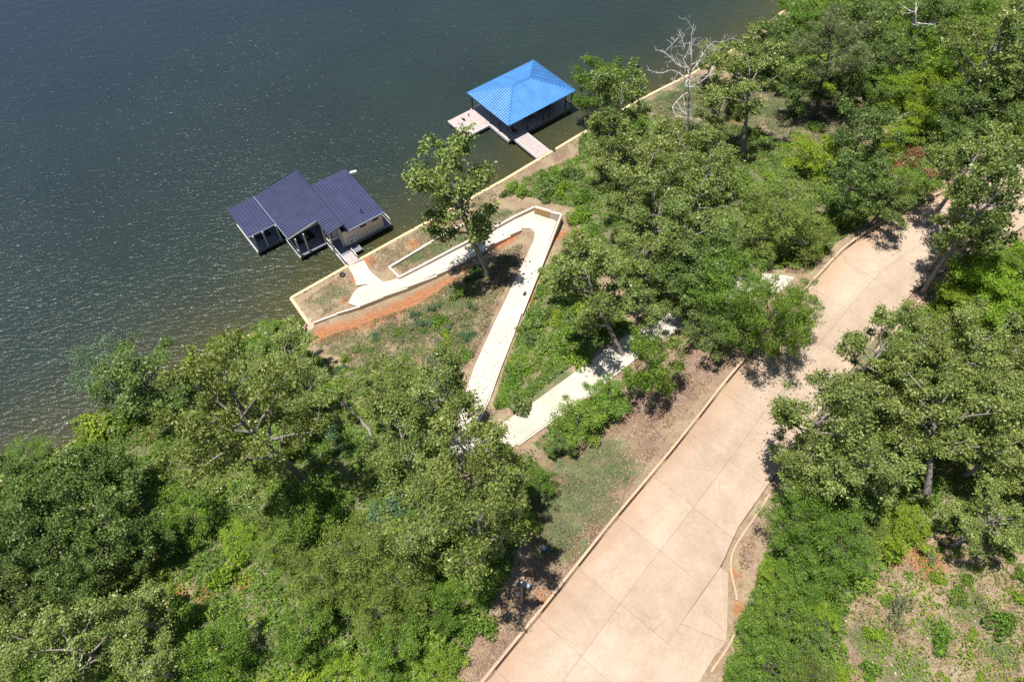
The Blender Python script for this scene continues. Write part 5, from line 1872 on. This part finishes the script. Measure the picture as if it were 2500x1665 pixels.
VERGE = [(1230, 1010), (1420, 960), (1560, 800), (1660, 800), (1500, 1050), (1380, 1220), (1180, 1480), (1060, 1600), (1020, 1600), (1150, 1380), (1300, 1250), (1420, 1100), (1440, 1000), (1300, 1060)]
UNDER = [(1130, 600), (1200, 560), (1225, 590), (1130, 800), (1090, 860), (1060, 830), (1110, 720)]
cover('leaf_litter', 'brown leaf litter strewn beside the driveway and ramps', 'leaf litter', [VERGE, UNDER, [(1720, 620), (1860, 570), (1890, 600), (1830, 640), (1740, 660)], [(1760, 1180), (1730, 1300), (1700, 1330), (1690, 1260)]], 70, 'leaf_litter', .17, .6, .04, 38, .38, .35)
r = np.random.default_rng(40)
n = 260
seg = r.uniform(2.6, 5.6, n)
lat = r.uniform(.03, .97, n)
RB = np.array([[*at(*l, z), *at(*q, z)] for l, q, z in RAMP_B])
i0 = seg.astype(int)
fr = (seg - i0)[:, None]
row = RB[i0] * (1 - fr) + RB[np.minimum(i0 + 1, len(RB) - 1)] * fr
C = row[:, :3] * (1 - lat[:, None]) + row[:, 3:] * lat[:, None]
C[:, 2] += .03
V, Fq = leaf_quads(C, np.tile([0, 0, 1.0], (n, 1)), np.full(n, .13), .6, r, .2)
tag(obj('fallen_leaves', np_mesh('fallen_leaves', V, Fq, 'leaf_litter', r.uniform(0, .7, n))), 'fallen brown leaves dotted over the middle ramp', 'leaf litter', kind='stuff')

# pebbles and clods on the bare soil
r = np.random.default_rng(44)
Pp = np.vstack([scatter(reg, dn, r) for reg, dn in ((SLOPE, 5), (STRIP, 6), (VERGE, 4), ('clearing', 4), ([(830, 600), (1000, 510), (1130, 430), (1260, 350), (1330, 310), (1330, 340), (1150, 460), (980, 560), (880, 620)], 6))])
npb = len(Pp)
octa = np.array([[1, 0, 0], [0, 1, 0], [-1, 0, 0], [0, -1, 0], [0, 0, .7], [0, 0, -.7]])
ofc = np.array([[0, 1, 4], [1, 2, 4], [2, 3, 4], [3, 0, 4], [1, 0, 5], [2, 1, 5], [3, 2, 5], [0, 3, 5]])
sz = .03 + .09 * r.random(npb) ** 2.5
V = (octa[None] + r.normal(size=(npb, 6, 3)) * .22) * sz[:, None, None] + np.c_[Pp, ground(Pp) + .02][:, None, :]
Fp = (ofc[None] + (np.arange(npb) * 6)[:, None, None]).reshape(-1, 3)
tag(obj('pebbles', np_mesh('pebbles', V.reshape(-1, 3), Fp, 'rock')), 'pebbles and clods littering the bare soil', 'pebbles', kind='stuff')

# the same scrub and wood carry on past what the photograph shows
BEYOND_R = [(2400, 540), (2420, 300), (2420, -60), (2900, -60), (3300, 300), (3300, 900), (3000, 1700), (2420, 1700), (2420, 1200)]
BEYOND_L = [(-50, 1130), (-400, 1330), (-500, 1700), (-50, 1700)]
cover('scrub', 'leafy scrub carrying on past the clearing and the shore wood', 'scrub', [BEYOND_R, BEYOND_L], 11, 'leaf_mid', .46, .5, .9, 51, .3)
GE = 'oak in the wood that carries on past the clearing'
for x, y, r_ in ((2440, 760, 95), (2470, 900, 100), (2460, 1060, 95), (2520, 640, 90), (2600, 820, 100), (2580, 1000, 100), (2450, 170, 90), (2480, 60, 85), (2560, 180, 90), (2480, 280, 80), (2540, 1180, 95), (2620, 1330, 100), (2700, 700, 90), (2720, 950, 100)):
    T('oak', x, y, r_, GE, .85, group='oaks past the clearing')
GZ = 'dark tree of the shore wood carrying on along the left shore'
for x, y, r_ in ((-60, 1200, 80), (-90, 1330, 85), (-60, 1450, 90), (-150, 1500, 95), (-160, 1280, 70)):
    T('dark', x, y, r_, GZ, .85, group='dark trees carrying on along the left shore')
